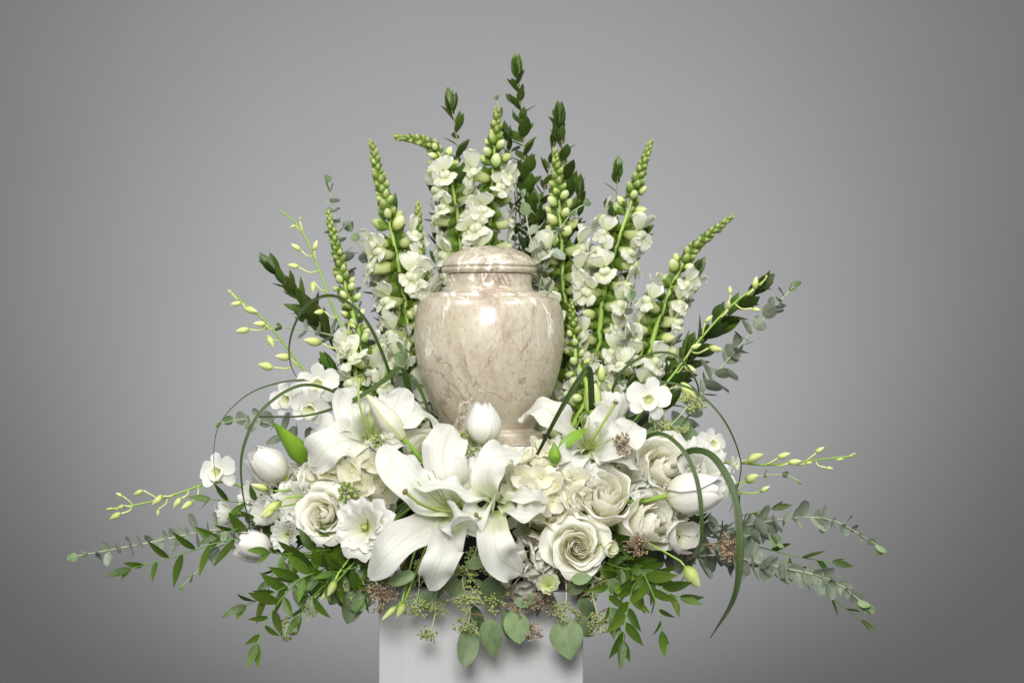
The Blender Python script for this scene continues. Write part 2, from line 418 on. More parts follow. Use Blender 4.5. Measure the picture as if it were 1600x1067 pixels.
# ------------------------------------------------------------------ setting: backdrop sweep
def backdrop():
    prof = [(-6.0, 0.0), (0.9, 0.0)]
    for k in range(1, 11):
        a = k / 10 * math.pi / 2
        prof.append((1.1 + 0.5 * math.sin(a), 0.5 - 0.5 * math.cos(a)))
    prof.append((1.6, 4.0))
    G = np.zeros((len(prof), 2, 3))
    for i, (y, z) in enumerate(prof):
        G[i, 0] = (4.0, y, z); G[i, 1] = (-4.0, y, z)
    me = mesh_from_grids('backdrop', [(G, False)], M['backdrop'])
    o = bpy.data.objects.new('backdrop', me); COL.objects.link(o)
    o['kind'] = 'structure'; o['label'] = 'seamless grey studio backdrop sweeping into the floor'
backdrop()

# ------------------------------------------------------------------ pedestal, riser, tray, foam, urn
import bmesh
def box_mesh(name, x0, x1, y0, y1, z0, z1, mat, bev=0.002):
    bm = bmesh.new()
    bmesh.ops.create_cube(bm, size=1)
    for v in bm.verts:
        v.co = Vector(((x0 + x1) / 2 + v.co.x * (x1 - x0), (y0 + y1) / 2 + v.co.y * (y1 - y0), (z0 + z1) / 2 + v.co.z * (z1 - z0)))
    bmesh.ops.bevel(bm, geom=list(bm.edges), offset=bev, segments=2, affect='EDGES', profile=0.6)
    me = bpy.data.meshes.new(name); bm.to_mesh(me); bm.free()
    me.materials.append(mat)
    return me

PX = P(751.5, 0, -0.122).x
ped = thing('pedestal', 'white painted square pedestal under the flower arrangement', 'pedestal', (PX, 0, 0))
H = 0.1225
part('front_panel', box_mesh('front_panel', PX - H, PX + H, -H, -H + 0.016, 0, 1.0, M['paint']), ped)
part('back_panel', box_mesh('back_panel', PX - H, PX + H, H - 0.016, H, 0, 1.0, M['paint']), ped)
part('side_panel', box_mesh('side_panel', PX - H + 0.0005, PX - H + 0.016, -H + 0.0162, H - 0.0162, 0, 0.9995, M['paint']), ped)
part('side_panel', box_mesh('side_panel', PX + H - 0.016, PX + H - 0.0005, -H + 0.0162, H - 0.0162, 0, 0.9995, M['paint']), ped)
part('top_panel', box_mesh('top_panel', PX - H + 0.0164, PX + H - 0.0164, -H + 0.0164, H - 0.0164, 0.980, 1.0, M['paint']), ped)

UX = P(764.5, 0, 0).x
def lathe_obj(name, prof, mat, m, x, y=0.0, parent=None, sub=1):
    g = revolve_grid(prof, m)
    g[0][:, :, 0] += x; g[0][:, :, 1] += y
    return mesh_from_grids(name, [g], mat)

def tag(o, label, cat, group=None):
    o['label'] = label; o['category'] = cat
    if group: o['group'] = group
    return o

tray = bpy.data.objects.new('flower_tray', lathe_obj('flower_tray',
    [(0.001, 1.002), (0.098, 1.002), (0.102, 1.004), (0.119, 1.072), (0.123, 1.074), (0.123, 1.079), (0.118, 1.080), (0.114, 1.076), (0.100, 1.012), (0.001, 1.010)],
    M['black'], 64, FC)); COL.objects.link(tray)
tag(tray, 'black plastic tray holding the flowers, glimpsed below the large front lily', 'tray')
foam = bpy.data.objects.new('floral_foam', lathe_obj('floral_foam',
    [(0.078, 1.013), (0.078, 1.120), (0.082, 1.128), (0.097, 1.126), (0.108, 1.112), (0.112, 1.085), (0.099, 1.013), (0.078, 1.013)],
    M['foam'], 64, FC)); COL.objects.link(foam)
tag(foam, 'dark wet ring of floral foam the stems are stuck in', 'floral foam')
zr = P(0, 694.6, 0).z + 0.0018
RX = P(770, 0, 0).x
riser = bpy.data.objects.new('riser', lathe_obj('riser',
    [(0.0005, zr - 0.002), (0.068, zr - 0.002), (0.0705, zr - 0.0026), (0.0715, zr - 0.005), (0.0715, 1.0125), (0.0005, 1.0125)], M['riser'], 64, RX)); COL.objects.link(riser)
tag(riser, 'white round riser directly beneath the marble urn', 'riser')

urn = thing('urn', 'beige marble urn with domed lid standing amid the white flowers', 'urn', (UX, 0, zr))
def prof_px(lst): return [(r * S, P(0, y, 0).z) for (y, r) in lst]
def smooth_prof(lst, k=4):
    """Catmull-Rom through the profile points"""
    pts = [Vector((r, z, 0)) for r, z in lst]
    out = []
    ext = [pts[0] * 2 - pts[1]] + pts + [pts[-1] * 2 - pts[-2]]
    for i in range(1, len(ext) - 2):
        a, b, c, d = ext[i - 1], ext[i], ext[i + 1], ext[i + 2]
        for j in range(k):
            t = j / k
            q = 0.5 * ((2 * b) + (c - a) * t + (2 * a - 5 * b + 4 * c - d) * t * t + (3 * b - a - 3 * c + d) * t ** 3)
            out.append((max(q.x, 0.0001), q.y))
    out.append((pts[-1].x, pts[-1].y))
    return out
body_p = prof_px([(429, 60), (428.6, 66), (429.4, 66.8)]) + smooth_prof(prof_px([(430, 66.8), (438, 66), (446, 66.3), (451.5, 68.5), (455, 74), (457, 83)])) \
    + prof_px([(457.4, 88), (458.2, 90.5), (460, 92.2), (462.5, 93.2), (464, 94)]) \
    + smooth_prof(prof_px([(464.6, 97), (466.3, 103.5), (471, 108.5), (480, 112.5), (495, 115.6), (510, 117), (528, 117.2), (546, 116), (564, 113.2), (582, 109), (600, 103.4), (620, 96), (640, 86.5), (655, 78), (664, 72.5), (668.5, 70)]))
foot_p = smooth_prof(prof_px([(668, 69.6), (671, 70.5), (673.5, 74)])) + prof_px([(674, 79), (675, 82), (677, 83.6), (680, 84.2), (688, 84.2), (691.5, 83.4), (694, 81.2), (694.6, 78), (694.6, 1)])
lid_p = [(0.0002, P(0, 384, 0).z)] + smooth_prof(prof_px([(384.3, 8), (386, 24), (389.5, 40), (395, 54), (402, 65), (409, 71.5)])) + prof_px([(413, 73.8), (415.6, 74.2), (416.6, 73.2), (417.1, 71.5), (417.9, 71.5), (418.4, 73.4), (419.6, 74.4), (422.5, 74.4), (425, 73), (426.8, 70.5), (427.6, 68), (427.9, 60), (427.9, 1)])
part('body', lathe_obj('body', body_p, M['marble'], 96, UX), urn)
part('foot', lathe_obj('foot', foot_p, M['marble'], 96, UX), urn)
part('lid', lathe_obj('lid', lid_p, M['marble'], 96, UX), urn)

# ------------------------------------------------------------------ leaf, petal and bud meshes (shared)
def leaf_grid(wf, nt=9, nv=5, fold=0.15, bend=0.2, twist=0.0, ruffle=0.0, ph=0.0, cup=0.0, kf=3.0):
    """unit-length leaf along +Y; wf(t) = half width; returns grid"""
    G = np.zeros((nt, nv, 3))
    for i in range(nt):
        t = i / (nt - 1)
        w = max(wf(t), 0.0015)
        ang = bend * t
        y = t if abs(bend) < 1e-3 else math.sin(ang) / bend
        z = 0 if abs(bend) < 1e-3 else -(1 - math.cos(ang)) / bend
        for j in range(nv):
            v = -1 + 2 * j / (nv - 1)
            x = w * v
            dz = fold * w * abs(v) + cup * w * v * v + ruffle * math.sin(kf * math.pi * 2 * t + ph + (1.3 if v > 0 else 0)) * abs(v) ** 2
            a = twist * t
            G[i, j] = (x * math.cos(a), y + dz * math.sin(ang), z + dz * math.cos(ang) + x * math.sin(a))
    return G

def wprof(a, b, wmax):
    """beta-like width profile, peak wmax"""
    tp = a / (a + b)
    pk = tp ** a * (1 - tp) ** b
    return lambda t: wmax * (max(t, 0) ** a * max(1 - t, 0) ** b) / pk

def variants(name, mat, n, fn):
    out = []
    for k in range(n):
        r = random.Random(hash((name, k)) % 99991 if False else (sum(map(ord, name)) * 31 + k * 977))
        out.append(mesh_from_grids(name, [(g, c) for g, c in fn(r)], mat))
    return out

LEAF = {
    'ruscus': variants('ruscus_leaf', M['ruscus'], 5, lambda r: [(leaf_grid(wprof(0.75, 1.15, 0.175), 10, 5, r.uniform(.05, .3), r.uniform(-.3, .7), r.uniform(-.3, .3)), False)]),
    'myrtle': variants('myrtle_leaf', M['myrtle'], 5, lambda r: [(leaf_grid(wprof(0.8, 1.05, 0.21), 9, 5, r.uniform(.2, .5), r.uniform(-.5, .3), r.uniform(-.2, .2)), False)]),
    'euc': variants('eucalyptus_leaf', M['euc'], 5, lambda r: [(leaf_grid(wprof(0.50, 0.42, 0.47), 10, 7, r.uniform(.0, .2), r.uniform(-.6, .5), 0, .015, r.random() * 6, r.uniform(-.1, .15), 1.2), False)]),
    'euc_tip': variants('eucalyptus_young_leaf', M['euc_tip'], 4, lambda r: [(leaf_grid(wprof(0.6, 0.5, 0.40), 9, 5, r.uniform(.1, .4), r.uniform(-.8, .0)), False)]),
    'seeded': variants('seeded_eucalyptus_leaf', M['seeded'], 5, lambda r: [(leaf_grid(wprof(r.uniform(.5, .75), r.uniform(.55, 1.0), r.uniform(.30, .36)), 11, 7, r.uniform(.0, .25), r.uniform(-.2, .7), r.uniform(-.4, .4), .015, r.random() * 6, 0, 1.1), False)]),
    'lily': variants('lily_leaf', M['lilyleaf'], 2, lambda r: [(leaf_grid(wprof(0.7, 0.95, 0.18), 12, 5, .35, r.uniform(.2, .8)), False)]),
    'calyx': variants('sepal', M['calyx'], 2, lambda r: [(leaf_grid(wprof(0.5, 1.0, 0.17), 7, 3, .3, .5), False)]),
    'snapleaf': variants('snapdragon_leaf', M['calyx'], 3, lambda r: [(leaf_grid(wprof(0.7, 1.0, 0.16), 8, 3, .3, r.uniform(-.4, .6)), False)]),
}

def egg(len_, rad, n=9, m=9, bulge=0.45, tip=0.12, spur=0.0):
    prof = []
    for i in range(n):
        t = i / (n - 1)
        r = rad * (math.sin(math.pi * t ** (math.log(0.5) / math.log(bulge)))) ** 0.75 if 0 < t < 1 else 0.0002
        prof.append((max(r, 0.0002), t * len_))
    return revolve_grid(prof, m)

def bud_mesh(name, mat, ratio, bulge, seed, seams=3):
    r = random.Random(seed)
    g = egg(1.0, ratio, 11, 13, bulge)[0]
    for i in range(g.shape[0]):
        for j in range(g.shape[1]):
            a = 2 * math.pi * j / g.shape[1]
            k = 1 + 0.09 * math.cos(seams * a + 3.0 * i / g.shape[0] + r.random() * 0.2)
            g[i, j, 0] *= k; g[i, j, 1] *= k
    bend = r.uniform(-0.12, 0.12)
    g[:, :, 0] += bend * g[:, :, 2] ** 2
    return mesh_from_grids(name, [(g, True)], mat)

SNAP_TIP = [bud_mesh('green_bud', M['snap_tip'], 0.33, 0.42, k, 3) for k in range(3)]
SNAP_BUD = [bud_mesh('bud', M['snap_bud'], 0.245, 0.57, 10 + k, 2) for k in range(4)]
LISI_BUD = [bud_mesh('lisianthus_bud', M['snap_bud'], 0.24, 0.42, 30 + k, 5) for k in range(2)]

def bud_r(t, rad, bulge):
    return rad * (math.sin(math.pi * t ** (math.log(0.5) / math.log(bulge)))) ** 0.75 if 0 < t < 1 else 0.0

def calyx_cup(seed, rfun, top, n=5, name='calyx'):
    """sepals that hug the bud or tube they hold"""
    r = random.Random(seed)
    gs = []
    for k in range(n):
        phi = k * 2 * math.pi / n + r.uniform(-.2, .2)
        tp = top * r.uniform(.8, 1.15)
        G = np.zeros((6, 5, 3))
        for i in range(6):
            t = i / 5
            for j in range(5):
                u = -1 + j / 2
                w = (1.25 * math.pi / n) * (0.55 + 0.6 * math.sin(t * math.pi * .8)) * (1 - t ** 3)
                z = -0.01 + tp * t
                rr = rfun(max(z, 0.02)) * 1.07 + 0.012 + 0.11 * t ** 3 - 0.012 * abs(u)
                G[i, j] = (rr * math.cos(phi + u * w), rr * math.sin(phi + u * w), z)
        gs.append((G, False))
    return mesh_from_grids(name, gs, M['calyx'])
CALYX = [calyx_cup(k, lambda z: bud_r(z, .245, .57), .50) for k in range(3)]
CALYX_TIP = [calyx_cup(k + 9, lambda z: bud_r(z, .33, .42), .72, 4) for k in range(3)]
CALYX_BLO = [calyx_cup(k + 20, lambda z: .06 + .16 * min(1, z / .2) ** .6, .24) for k in range(3)]

def xf(G, M4):
    A = np.array(M4)
    return G @ A[:3, :3].T + A[:3, 3]

def uvgrid(n, m, u0, u1):
    UV = np.zeros((n, m, 2))
    UV[:, :, 0] = np.linspace(u0, u1, n)[:, None]; UV[:, :, 1] = np.linspace(0, 1, m)[None, :]
    return UV

def frill(r, L, hw, bend, amp, nt=9, nv=9, a=0.8, b=0.28):
    """one ruffled lobe along +Y"""
    G = leaf_grid(wprof(a, b, hw), nt, nv, 0, bend, r.uniform(-.4, .4), 0, 0, r.uniform(-.1, .3))
    p1, p2 = r.random() * 6, r.random() * 6
    for i in range(nt):
        t = i / (nt - 1)
        for j in range(nv):
            v = -1 + 2 * j / (nv - 1)
            G[i, j, 2] += t ** 2 * amp * (math.sin(4.2 * v + p1) + 0.6 * math.sin(8 * v + p2 + 2 * t))
            G[i, j, 1] += t ** 3 * amp * 0.5 * math.sin(7 * v + p2)
    return G * L

def snap_blossom(seed):
    r = random.Random(seed)
    gs = []
    prof = [(0.06, 0), (0.12, 0.06), (0.15, 0.18), (0.165, 0.34), (0.185, 0.52), (0.225, 0.62)]
    g = revolve_grid(prof, 12)[0]
    g[:, :, 0] *= 0.85
    g[:, :, 1] -= 0.05 * np.sin(g[:, :, 2] / 0.66 * math.pi)
    for j in range(12):
        g[:, j, :2] *= 1 + 0.06 * math.cos(j * math.pi)
    gs.append((g, True, uvgrid(6, 12, 0, 0.55)))
    for sx in (-1, 1):      # erect upper lip, two lobes folding back
        d = V(sx * r.uniform(.25, .5), .85, r.uniform(.25, .7)).normalized()
        G = frill(r, r.uniform(.46, .62), .50, r.uniform(-.4, 1.0), .075)
        gs.append((xf(G, Ml(V(sx * .07, .12, .60), d, V(sx * .2, -.4, 1), 1)), False, uvgrid(9, 9, .5, 1)))
    for k, sx in enumerate((-1, 0, 1)):   # lower lip, three lobes turned down
        d = V(sx * .75, -.62 + .2 * abs(sx), r.uniform(.35, .75)).normalized()
        G = frill(r, r.uniform(.32, .46), .54, r.uniform(.3, 1.6), .065)
        gs.append((xf(G, Ml(V(sx * .09, -.14 + .08 * abs(sx), .64), d, V(sx * .1, .35, 1), 1)), False, uvgrid(9, 9, .5, 1)))
    for sx in (-1, 1):      # palate bulges that close the mouth
        e = revolve_grid([(.145 * math.sin(q) + 1e-4, -.14 * math.cos(q)) for q in np.linspace(0, math.pi, 7)], 9)[0]
        gs.append((e + np.array([sx * .07, -.03, .66]), True, uvgrid(7, 9, .45, .8)))
    return mesh_from_grids('blossom', gs, M['snap'])
SNAP_BLO = [snap_blossom(k) for k in range(9)]

# ------------------------------------------------------------------ stems and sprigs
def stem_part(root, path, r0, r1, mat, n=22, m=7, name='stem'):
    return part(name, mesh_from_grids(name, [tube_grid(path, r0, r1, n, m)], mat), root)

def perp(t, ang):
    x = t.cross(Vector((0, -1, 0)))
    if x.length < 1e-3: x = Vector((1, 0, 0))
    x.normalize(); y = t.cross(x).normalized()
    return x * math.cos(ang) + y * math.sin(ang)

def snapdragon(label, pts, tipz=60, budz=120, seed=0, end=None, size=1.0, root=True):
    """pts bottom -> tip; tipz / budz: photo px from the tip where green buds / pale buds stop"""
    r = random.Random(seed)
    pw = pts3(pts, root)
    path = Path(pw, 50)
    o = thing('snapdragon', label, 'snapdragon', pw[0], 'snapdragon stems fanned out behind the urn')
    stem_part(o, path, 0.0066, 0.0013, M['snap_stem'], 30)
    total = path.L / S
    size *= r.uniform(.88, 1.12); tipz *= r.uniform(.9, 1.12)
    d = 0.0; ang = r.random() * 6
    end = end if end is not None else total - 60
    while d < end:
        p, t = path.at(path.L - d * S)
        ang += 2.39996 + r.uniform(-.35, .35)
        rv = perp(t, ang)
        if d < tipz:
            f = d / tipz
            ln = (9.5 + 11.5 * f) * S * size * r.uniform(.88, 1.12)
            dr = (rv * (0.42 + 0.38 * f) + t * (1.0 - 0.30 * f)).normalized()
            pp = p + rv * 0.0010 - dr * 0.002
            b = part('bud', r.choice(SNAP_TIP), o, Mz(pp, dr, r.random() * 6, ln))
            if f > 0.22:
                part('calyx', r.choice(CALYX_TIP), b, Mz(pp, dr, r.random() * 6, ln))
            d += 2.1 + 1.7 * f
        elif d < budz:
            f = (d - tipz) / max(1, budz - tipz)
            ln = (22 + 12 * f) * S * size * r.uniform(.85, 1.12)
            dr = (rv * 0.80 + t * (0.70 - 0.25 * f) + V(r.uniform(-.15, .15), 0, r.uniform(-.15, .15))).normalized()
            pp = p + rv * 0.003
            b = part('bud', r.choice(SNAP_BUD), o, Mz(pp, dr, r.random() * 6, ln))
            part('calyx', r.choice(CALYX), b, Mz(pp, dr, r.random() * 6, ln))
            d += 5.2 + 2.2 * f
        else:
            ln = r.uniform(42, 56) * S * size
            if rv.y < -0.70: rv = (rv + V(r.choice((-1, 1)) * .9, 0, 0)).normalized()
            dr = (rv * 0.92 + t * r.uniform(.1, .5) + V(r.uniform(-.2, .2), r.uniform(-.25, .1), -0.15)).normalized()
            pp = p + rv * 0.004
            if r.random() < 0.09:
                b = part('bud', r.choice(SNAP_BUD), o, Mz(pp, dr, r.random() * 6, ln * 0.66))
                part('calyx', r.choice(CALYX), b, Mz(pp, dr, r.random() * 6, ln * 0.66))
            else:
                b = part('blossom', r.choice(SNAP_BLO), o, Mz(pp, dr, r.uniform(-.5, .5), ln, up=t if abs(t.dot(dr)) < 0.95 else None))
                part('calyx', r.choice(CALYX_BLO), b, Mz(pp, dr, r.random() * 6, ln))
            d += r.uniform(6, 9.5)
    return o

def eucalyptus(label, pts, pairs, size, seed=0, spread=75, tipn=2, root=True, r0=0.0020, start=0.25, facing=0.0, droop=0.0, cat='eucalyptus'):
    r = random.Random(seed)
    pw = pts3(pts, root)
    path = Path(pw, 40)
    o = thing('eucalyptus_sprig', label, cat, pw[0], 'eucalyptus sprigs')
    stem_part(o, path, r0, 0.0007, M['euc_stem'], 24, 6)
    s0 = (path.L * start)
    for k in range(pairs):
        f = k / max(1, pairs - 1)
        s = s0 + (path.L - s0) * (f ** 0.92)
        p, t = path.at(s)
        a0 = (k % 2) * math.pi / 2 + r.uniform(-.35, .35) + 0.4
        sz = size * S * (1 - 0.50 * max(0, f - 0.45) / 0.55) * r.uniform(.7, 1.15)
        tipk = pairs - k <= tipn
        for h in (0, 1):
            if not tipk and r.random() < 0.13: continue
            rv = perp(t, a0 + h * math.pi + r.uniform(-.5, .5))
            al = R(spread + r.uniform(-26, 20)) * (1 - (0.55 if tipk else 0.0))
            d = t * math.cos(al) + rv * math.sin(al) + V(0, 0, -droop)
            n = (t * math.sin(al) - rv * math.cos(al)) + V(0, -1, 0.2) * facing + V(r.uniform(-.3, .3), r.uniform(-.3, .3), r.uniform(-.3, .3))
            part('leaf', r.choice(LEAF['euc_tip' if tipk else 'euc']), o, Ml(p, d, n, sz * r.uniform(.75, 1.15), sz * r.uniform(.85, 1.1)))
    return o

def leafy(label, pts, n, size, kind, seed=0, name='ruscus_sprig', cat='ruscus', group='ruscus sprigs', root=True, start=0.2, mode='spiral', ang=45, stem='stem_dark', r0=0.0016,
          facing=0.5, droop=0.1, wid=1.0, tip=True, taper=0.35):
    r = random.Random(seed)
    pw = pts3(pts, root)
    path = Path(pw, 40)
    o = thing(name, label, cat, pw[0], group)
    stem_part(o, path, r0, 0.0006, M[stem], 24, 6)
    s0 = path.L * start
    for k in range(n):
        f = k / max(1, n - 1)
        p, t = path.at(s0 + (path.L - s0) * f)
        if mode == 'flat': a = (k % 2) * math.pi + r.uniform(-.55, .55)
        elif mode == 'pair': a = (k // 2 % 2) * math.pi / 2 + (k % 2) * math.pi + r.uniform(-.3, .3) + 0.5
        else: a = k * 2.4 + r.uniform(-.3, .3)
        rv = perp(t, a)
        al = R(ang + r.uniform(-12, 12)) * (1 - 0.4 * (f > 0.9))
        d = t * math.cos(al) + rv * math.sin(al) + V(0, 0, -droop)
        nn = (t * math.sin(al) - rv * math.cos(al)) * (1 - facing * .5) + V(0, -1, 0.35) * facing + V(r.uniform(-.25, .25), r.uniform(-.25, .25), r.uniform(-.25, .25))
        sz = size * S * r.uniform(.68, 1.18) * (1 - taper * max(0, f - 0.6) / 0.4)
        part('leaf', r.choice(LEAF[kind]), o, Ml(p, d, nn, sz, sz * wid))
    if tip:
        p, t = path.at(path.L)
        part('leaf', r.choice(LEAF[kind]), o, Ml(p, t, V(0, -1, .3), size * S * 0.8, size * S * 0.7 * wid))
        if kind == 'myrtle':
            for k in range(4):
                rv = perp(t, k * 1.57 + .5)
                part('leaf', r.choice(LEAF[kind]), o, Ml(p - t * .006, t + rv * .32, rv * -.6 + V(0, -.6, .2), size * S * r.uniform(.7, .95), size * S * .8))
    return o

def ruscus(label, pts, n, size, seed, **k): return leafy(label, pts, n, size, 'ruscus', seed, **{**dict(mode='flat', ang=48), **k})
def myrtle(label, pts, n, size, seed, **k):
    size *= 1.12; n = int(n * 1.45)
    return leafy(label, pts, n, size, 'myrtle', seed, **{**dict(name='myrtle_sprig', cat='myrtle', group='myrtle sprigs', mode='pair', ang=54, stem='stem_red', facing=0.25, droop=0.0, wid=1.05), **k})

def seed_shape(gs, p, d, L, Rr):
    g = revolve_grid([(Rr * 0.25, 0), (Rr * 0.8, L * 0.35), (Rr, L * 0.65), (Rr * 0.55, L * 0.95), (Rr * 0.05, L)], 5)[0]
    Mx = Mz(p, d)
    A = np.array(Mx)[:3, :3]
    gs.append((g @ A.T + np.array(p), True))

def seeded(label, pts, clusters, leaves, seed, brown=False, root=True, cat='seeded eucalyptus', csize=1.0, r0=0.0014):
    """clusters: list of (fraction along stem, px length, n branches); leaves: list of (px,py,y, tipx,tipy,tipy_depth, width factor)"""
    r = random.Random(seed)
    pw = pts3(pts, root)
    path = Path(pw, 30)
    o = thing('seeded_eucalyptus_sprig', label, cat, pw[0], 'seeded eucalyptus sprigs')
    stem_part(o, path, r0, 0.0006, M['stem_red' if brown else 'stem_pale'], 20, 6)
    for (f, ln, nb) in clusters:
        p, t = path.at(path.L * f)
        gs, ss = [], []
        nb = int(nb * 1.35)
        for k in range(nb):
            q = k / nb
            b0 = p + t * (q - 0.5) * ln * 0.5 * S
            rv = perp(t, k * 2.4 + r.random())
            d = (rv + t * 0.5 + V(r.uniform(-.4, .4), r.uniform(-.4, .4), r.uniform(-.4, .2))).normalized()
            b1 = b0 + d * ln * S * r.uniform(.25, .5)
            ss.append(tube_grid(Path([b0, (b0 + b1) / 2 + V(0, 0, .001), b1], 6), 0.00055, 0.0004, 4, 4))
            for j in range(r.randint(5, 7)):
                dd = (d * 0.5 + V(r.gauss(0, 1), r.gauss(0, 1), r.gauss(0, 1)).normalized()).normalized()
                e0 = b1 - d * r.uniform(0, .004); e1 = e0 + dd * r.uniform(.002, .0038) * csize
                ss.append(tube_grid(Path([e0, (e0 + e1) / 2, e1], 4), 0.0004, 0.0004, 2, 4))
                seed_shape(gs, e1, dd, 0.0038 * r.uniform(.8, 1.2) * csize, 0.00125 * r.uniform(.85, 1.2) * csize)
        c = part('seed_cluster', mesh_from_grids('seed_cluster', gs, M['seed_brown' if brown else 'seed_green']), o, kind='stuff')
        part('twig', mesh_from_grids('twig', ss, M['stem_red' if brown else 'stem_pale']), c, kind='stuff')
    for lf in leaves:
        a = P(*lf[:3]); b = P(*lf[3:6])
        w = lf[6] if len(lf) > 6 else 1.0
        d = b - a
        s_near = min((path.at(path.L * q / 20)[0] for q in range(21)), key=lambda q: (q - a).length)
        if (s_near - a).length < 0.09:
            ps = Path([s_near, (s_near + a) / 2 + V(0, -.002, .002), a], 8)
            part('leaf_stalk', mesh_from_grids('leaf_stalk', [tube_grid(ps, 0.0008, 0.0006, 6, 5)], M['stem_red']), o)
        nn = V(r.uniform(-.4, .4), -1, r.uniform(-.1, .6))
        part('leaf', r.choice(LEAF['seeded']), o, Ml(a, d, nn, d.length, d.length * w))
    return o

def orchid_blossom(o, pos, axis, size, seed, roll=0.0):
    """lip and column as the part; five petals as its sub-parts"""
    r = random.Random(seed)
    prof = [(0.02, -0.05), (0.10, 0.05), (0.17, 0.22), (0.24, 0.38), (0.33, 0.46), (0.40, 0.44)]
    g = revolve_grid(prof, 14)[0]
    for i in range(g.shape[0]):
        for j in range(14):
            a = 2 * math.pi * j / 14
            if math.sin(a) > 0.2 and i > 2: g[i, j, :2] *= 0.55
            if math.sin(a) < 0: g[i, j, 1] *= 1.3
            g[i, j, 2] += (i / 5) ** 2 * 0.05 * math.sin(5 * a + seed)
    mm = Mz(pos, axis, roll, size)
    b = part('blossom', mesh_from_grids('blossom', [(g, True)], M['orchid_lip']), o, mm)
    for k, (ang, ln, wd) in enumerate([(90, 0.95, .30), (18, 1.0, .44), (162, 1.0, .44), (-48, .95, .30), (228, .95, .30)]):
        a = R(ang + r.uniform(-9, 9))
        gg = leaf_grid(wprof(0.75, 0.42, wd), 9, 7, 0.0, r.uniform(-.2, .9), r.uniform(-.3, .3), .03, r.random() * 6, 0.15, 1.3)
        dl = V(math.cos(a), math.sin(a), 0.28 + r.uniform(-.1, .15)).normalized()
        loc = Ml(V(0, 0, 0.02), dl, V(-math.cos(a) * .3, -math.sin(a) * .3, 1), ln)
        part('petal', mesh_from_grids('petal', [(gg, False)], M['orchid']), b, mm @ loc)
    return b

def orchid_bud_mesh(seed):
    r = random.Random(seed)
    g = egg(1.0, 0.24, 12, 10, 0.42)[0]
    k = 0.28 + r.random() * .15
    z = g[:, :, 2]
    g[:, :, 0] += -k * np.clip(0.35 - z, 0, 1) ** 1.5 * 1.5 + 0.10 * z ** 2
    return mesh_from_grids('bud', [(g, True)], M['orchid_bud'])
OBUD = [orchid_bud_mesh(k) for k in range(4)]

def orchid(label, pts, buds, blossoms, seed, root=True, r0=0.0026):
    """buds: (frac, tipx,tipy,dy, px length); blossoms: (px,py,y, axis, px size)"""
    r = random.Random(seed)
    pw = pts3(pts, root)
    path = Path(pw, 40)
    o = thing('orchid_spray', label, 'orchid', pw[0], 'dendrobium orchid sprays')
    stem_part(o, path, r0, 0.0010, M['stem'], 30, 7)
    samples = [path.at(path.L * q / 60) for q in range(61)]
    for (bx, by, tx, ty, off) in buds:            # bud base px, bud tip px, depth offset against the stem
        ym = min(samples, key=lambda q: (q[0].x - P(bx, by, q[0].y).x) ** 2 + (q[0].z - P(bx, by, q[0].y).z) ** 2)
        y = ym[0].y + off
        a, b = P(bx, by, y), P(tx, ty, y + r.uniform(-.006, .002))
        d = b - a
        # attach lower on the stem
        att = min(samples, key=lambda q: (q[0] - (a - ym[1] * 0.012)).length)
        ped_ = Path([att[0], att[0].lerp(a, .5) + V(0, 0, -0.002) - ym[1] * 0.003, a], 10)
        bb = part('bud', r.choice(OBUD), o, Mz(a, d, r.random() * 6, (d.length, d.length, d.length)))
        part('pedicel', mesh_from_grids('pedicel', [tube_grid(ped_, 0.0010, 0.0012, 8, 5)], M['orchid_bud']), bb)
    for (x, y_, dep, ax, sz, roll) in blossoms:
        c = P(x, y_, dep)
        bb = orchid_blossom(o, c, Vector(ax), sz * S, seed * 13 + int(x), roll)
        att = min(samples, key=lambda q: (q[0] - c).length)
        ped_ = Path([att[0], att[0].lerp(c, .5) + V(0, 0.006, 0), c - Vector(ax).normalized() * .002], 10)
        part('pedicel', mesh_from_grids('pedicel', [tube_grid(ped_, 0.0011, 0.0013, 8, 5)], M['orchid_bud']), bb)
    return o

def blade(label, pts, w, seed=0, nh=(0, -1, 0.3), wends=(0.8, 0.05), twist=None):
    """long strap leaf; pts in px"""
    r = random.Random(seed + 5)
    twist = r.choice((-1, 1)) * r.uniform(.6, 1.3) if twist is None else twist
    pw = [P(*a) for a in pts]
    path = Path(pw, 60)
    n, m = 48, 5
    G = np.zeros((n, m, 3))
    for i in range(n):
        f = i / (n - 1)
        p, t = path.at(path.L * f)
        side = t.cross(Vector(nh))
        if side.length < 1e-3: side = t.orthogonal()
        side.normalize(); nn = side.cross(t)
        a = twist * f
        side, nn = side * math.cos(a) + nn * math.sin(a), nn * math.cos(a) - side * math.sin(a)
        ww = w * (0.66 if w > 13 else 0.56) * S / 2 * (wends[0] + (1 - wends[0]) * min(1, f * 4)) * min(1, ((1 - f) / 0.35)) ** 0.7
        ww = max(ww, w * S / 2 * wends[1])
        for j in range(m):
            v = -1 + 2 * j / (m - 1)
            G[i, j] = p + side * ww * v + nn * ww * 0.35 * abs(v)
    me = mesh_from_grids('grass_blade', [(G, False)], M['grass'])
    o = bpy.data.objects.new('grass_blade', me); COL.objects.link(o)
    sol = o.modifiers.new('thickness', 'SOLIDIFY'); sol.thickness = 0.0004
    tag(o, label, 'grass blade', 'arching lily grass blades')
    return o

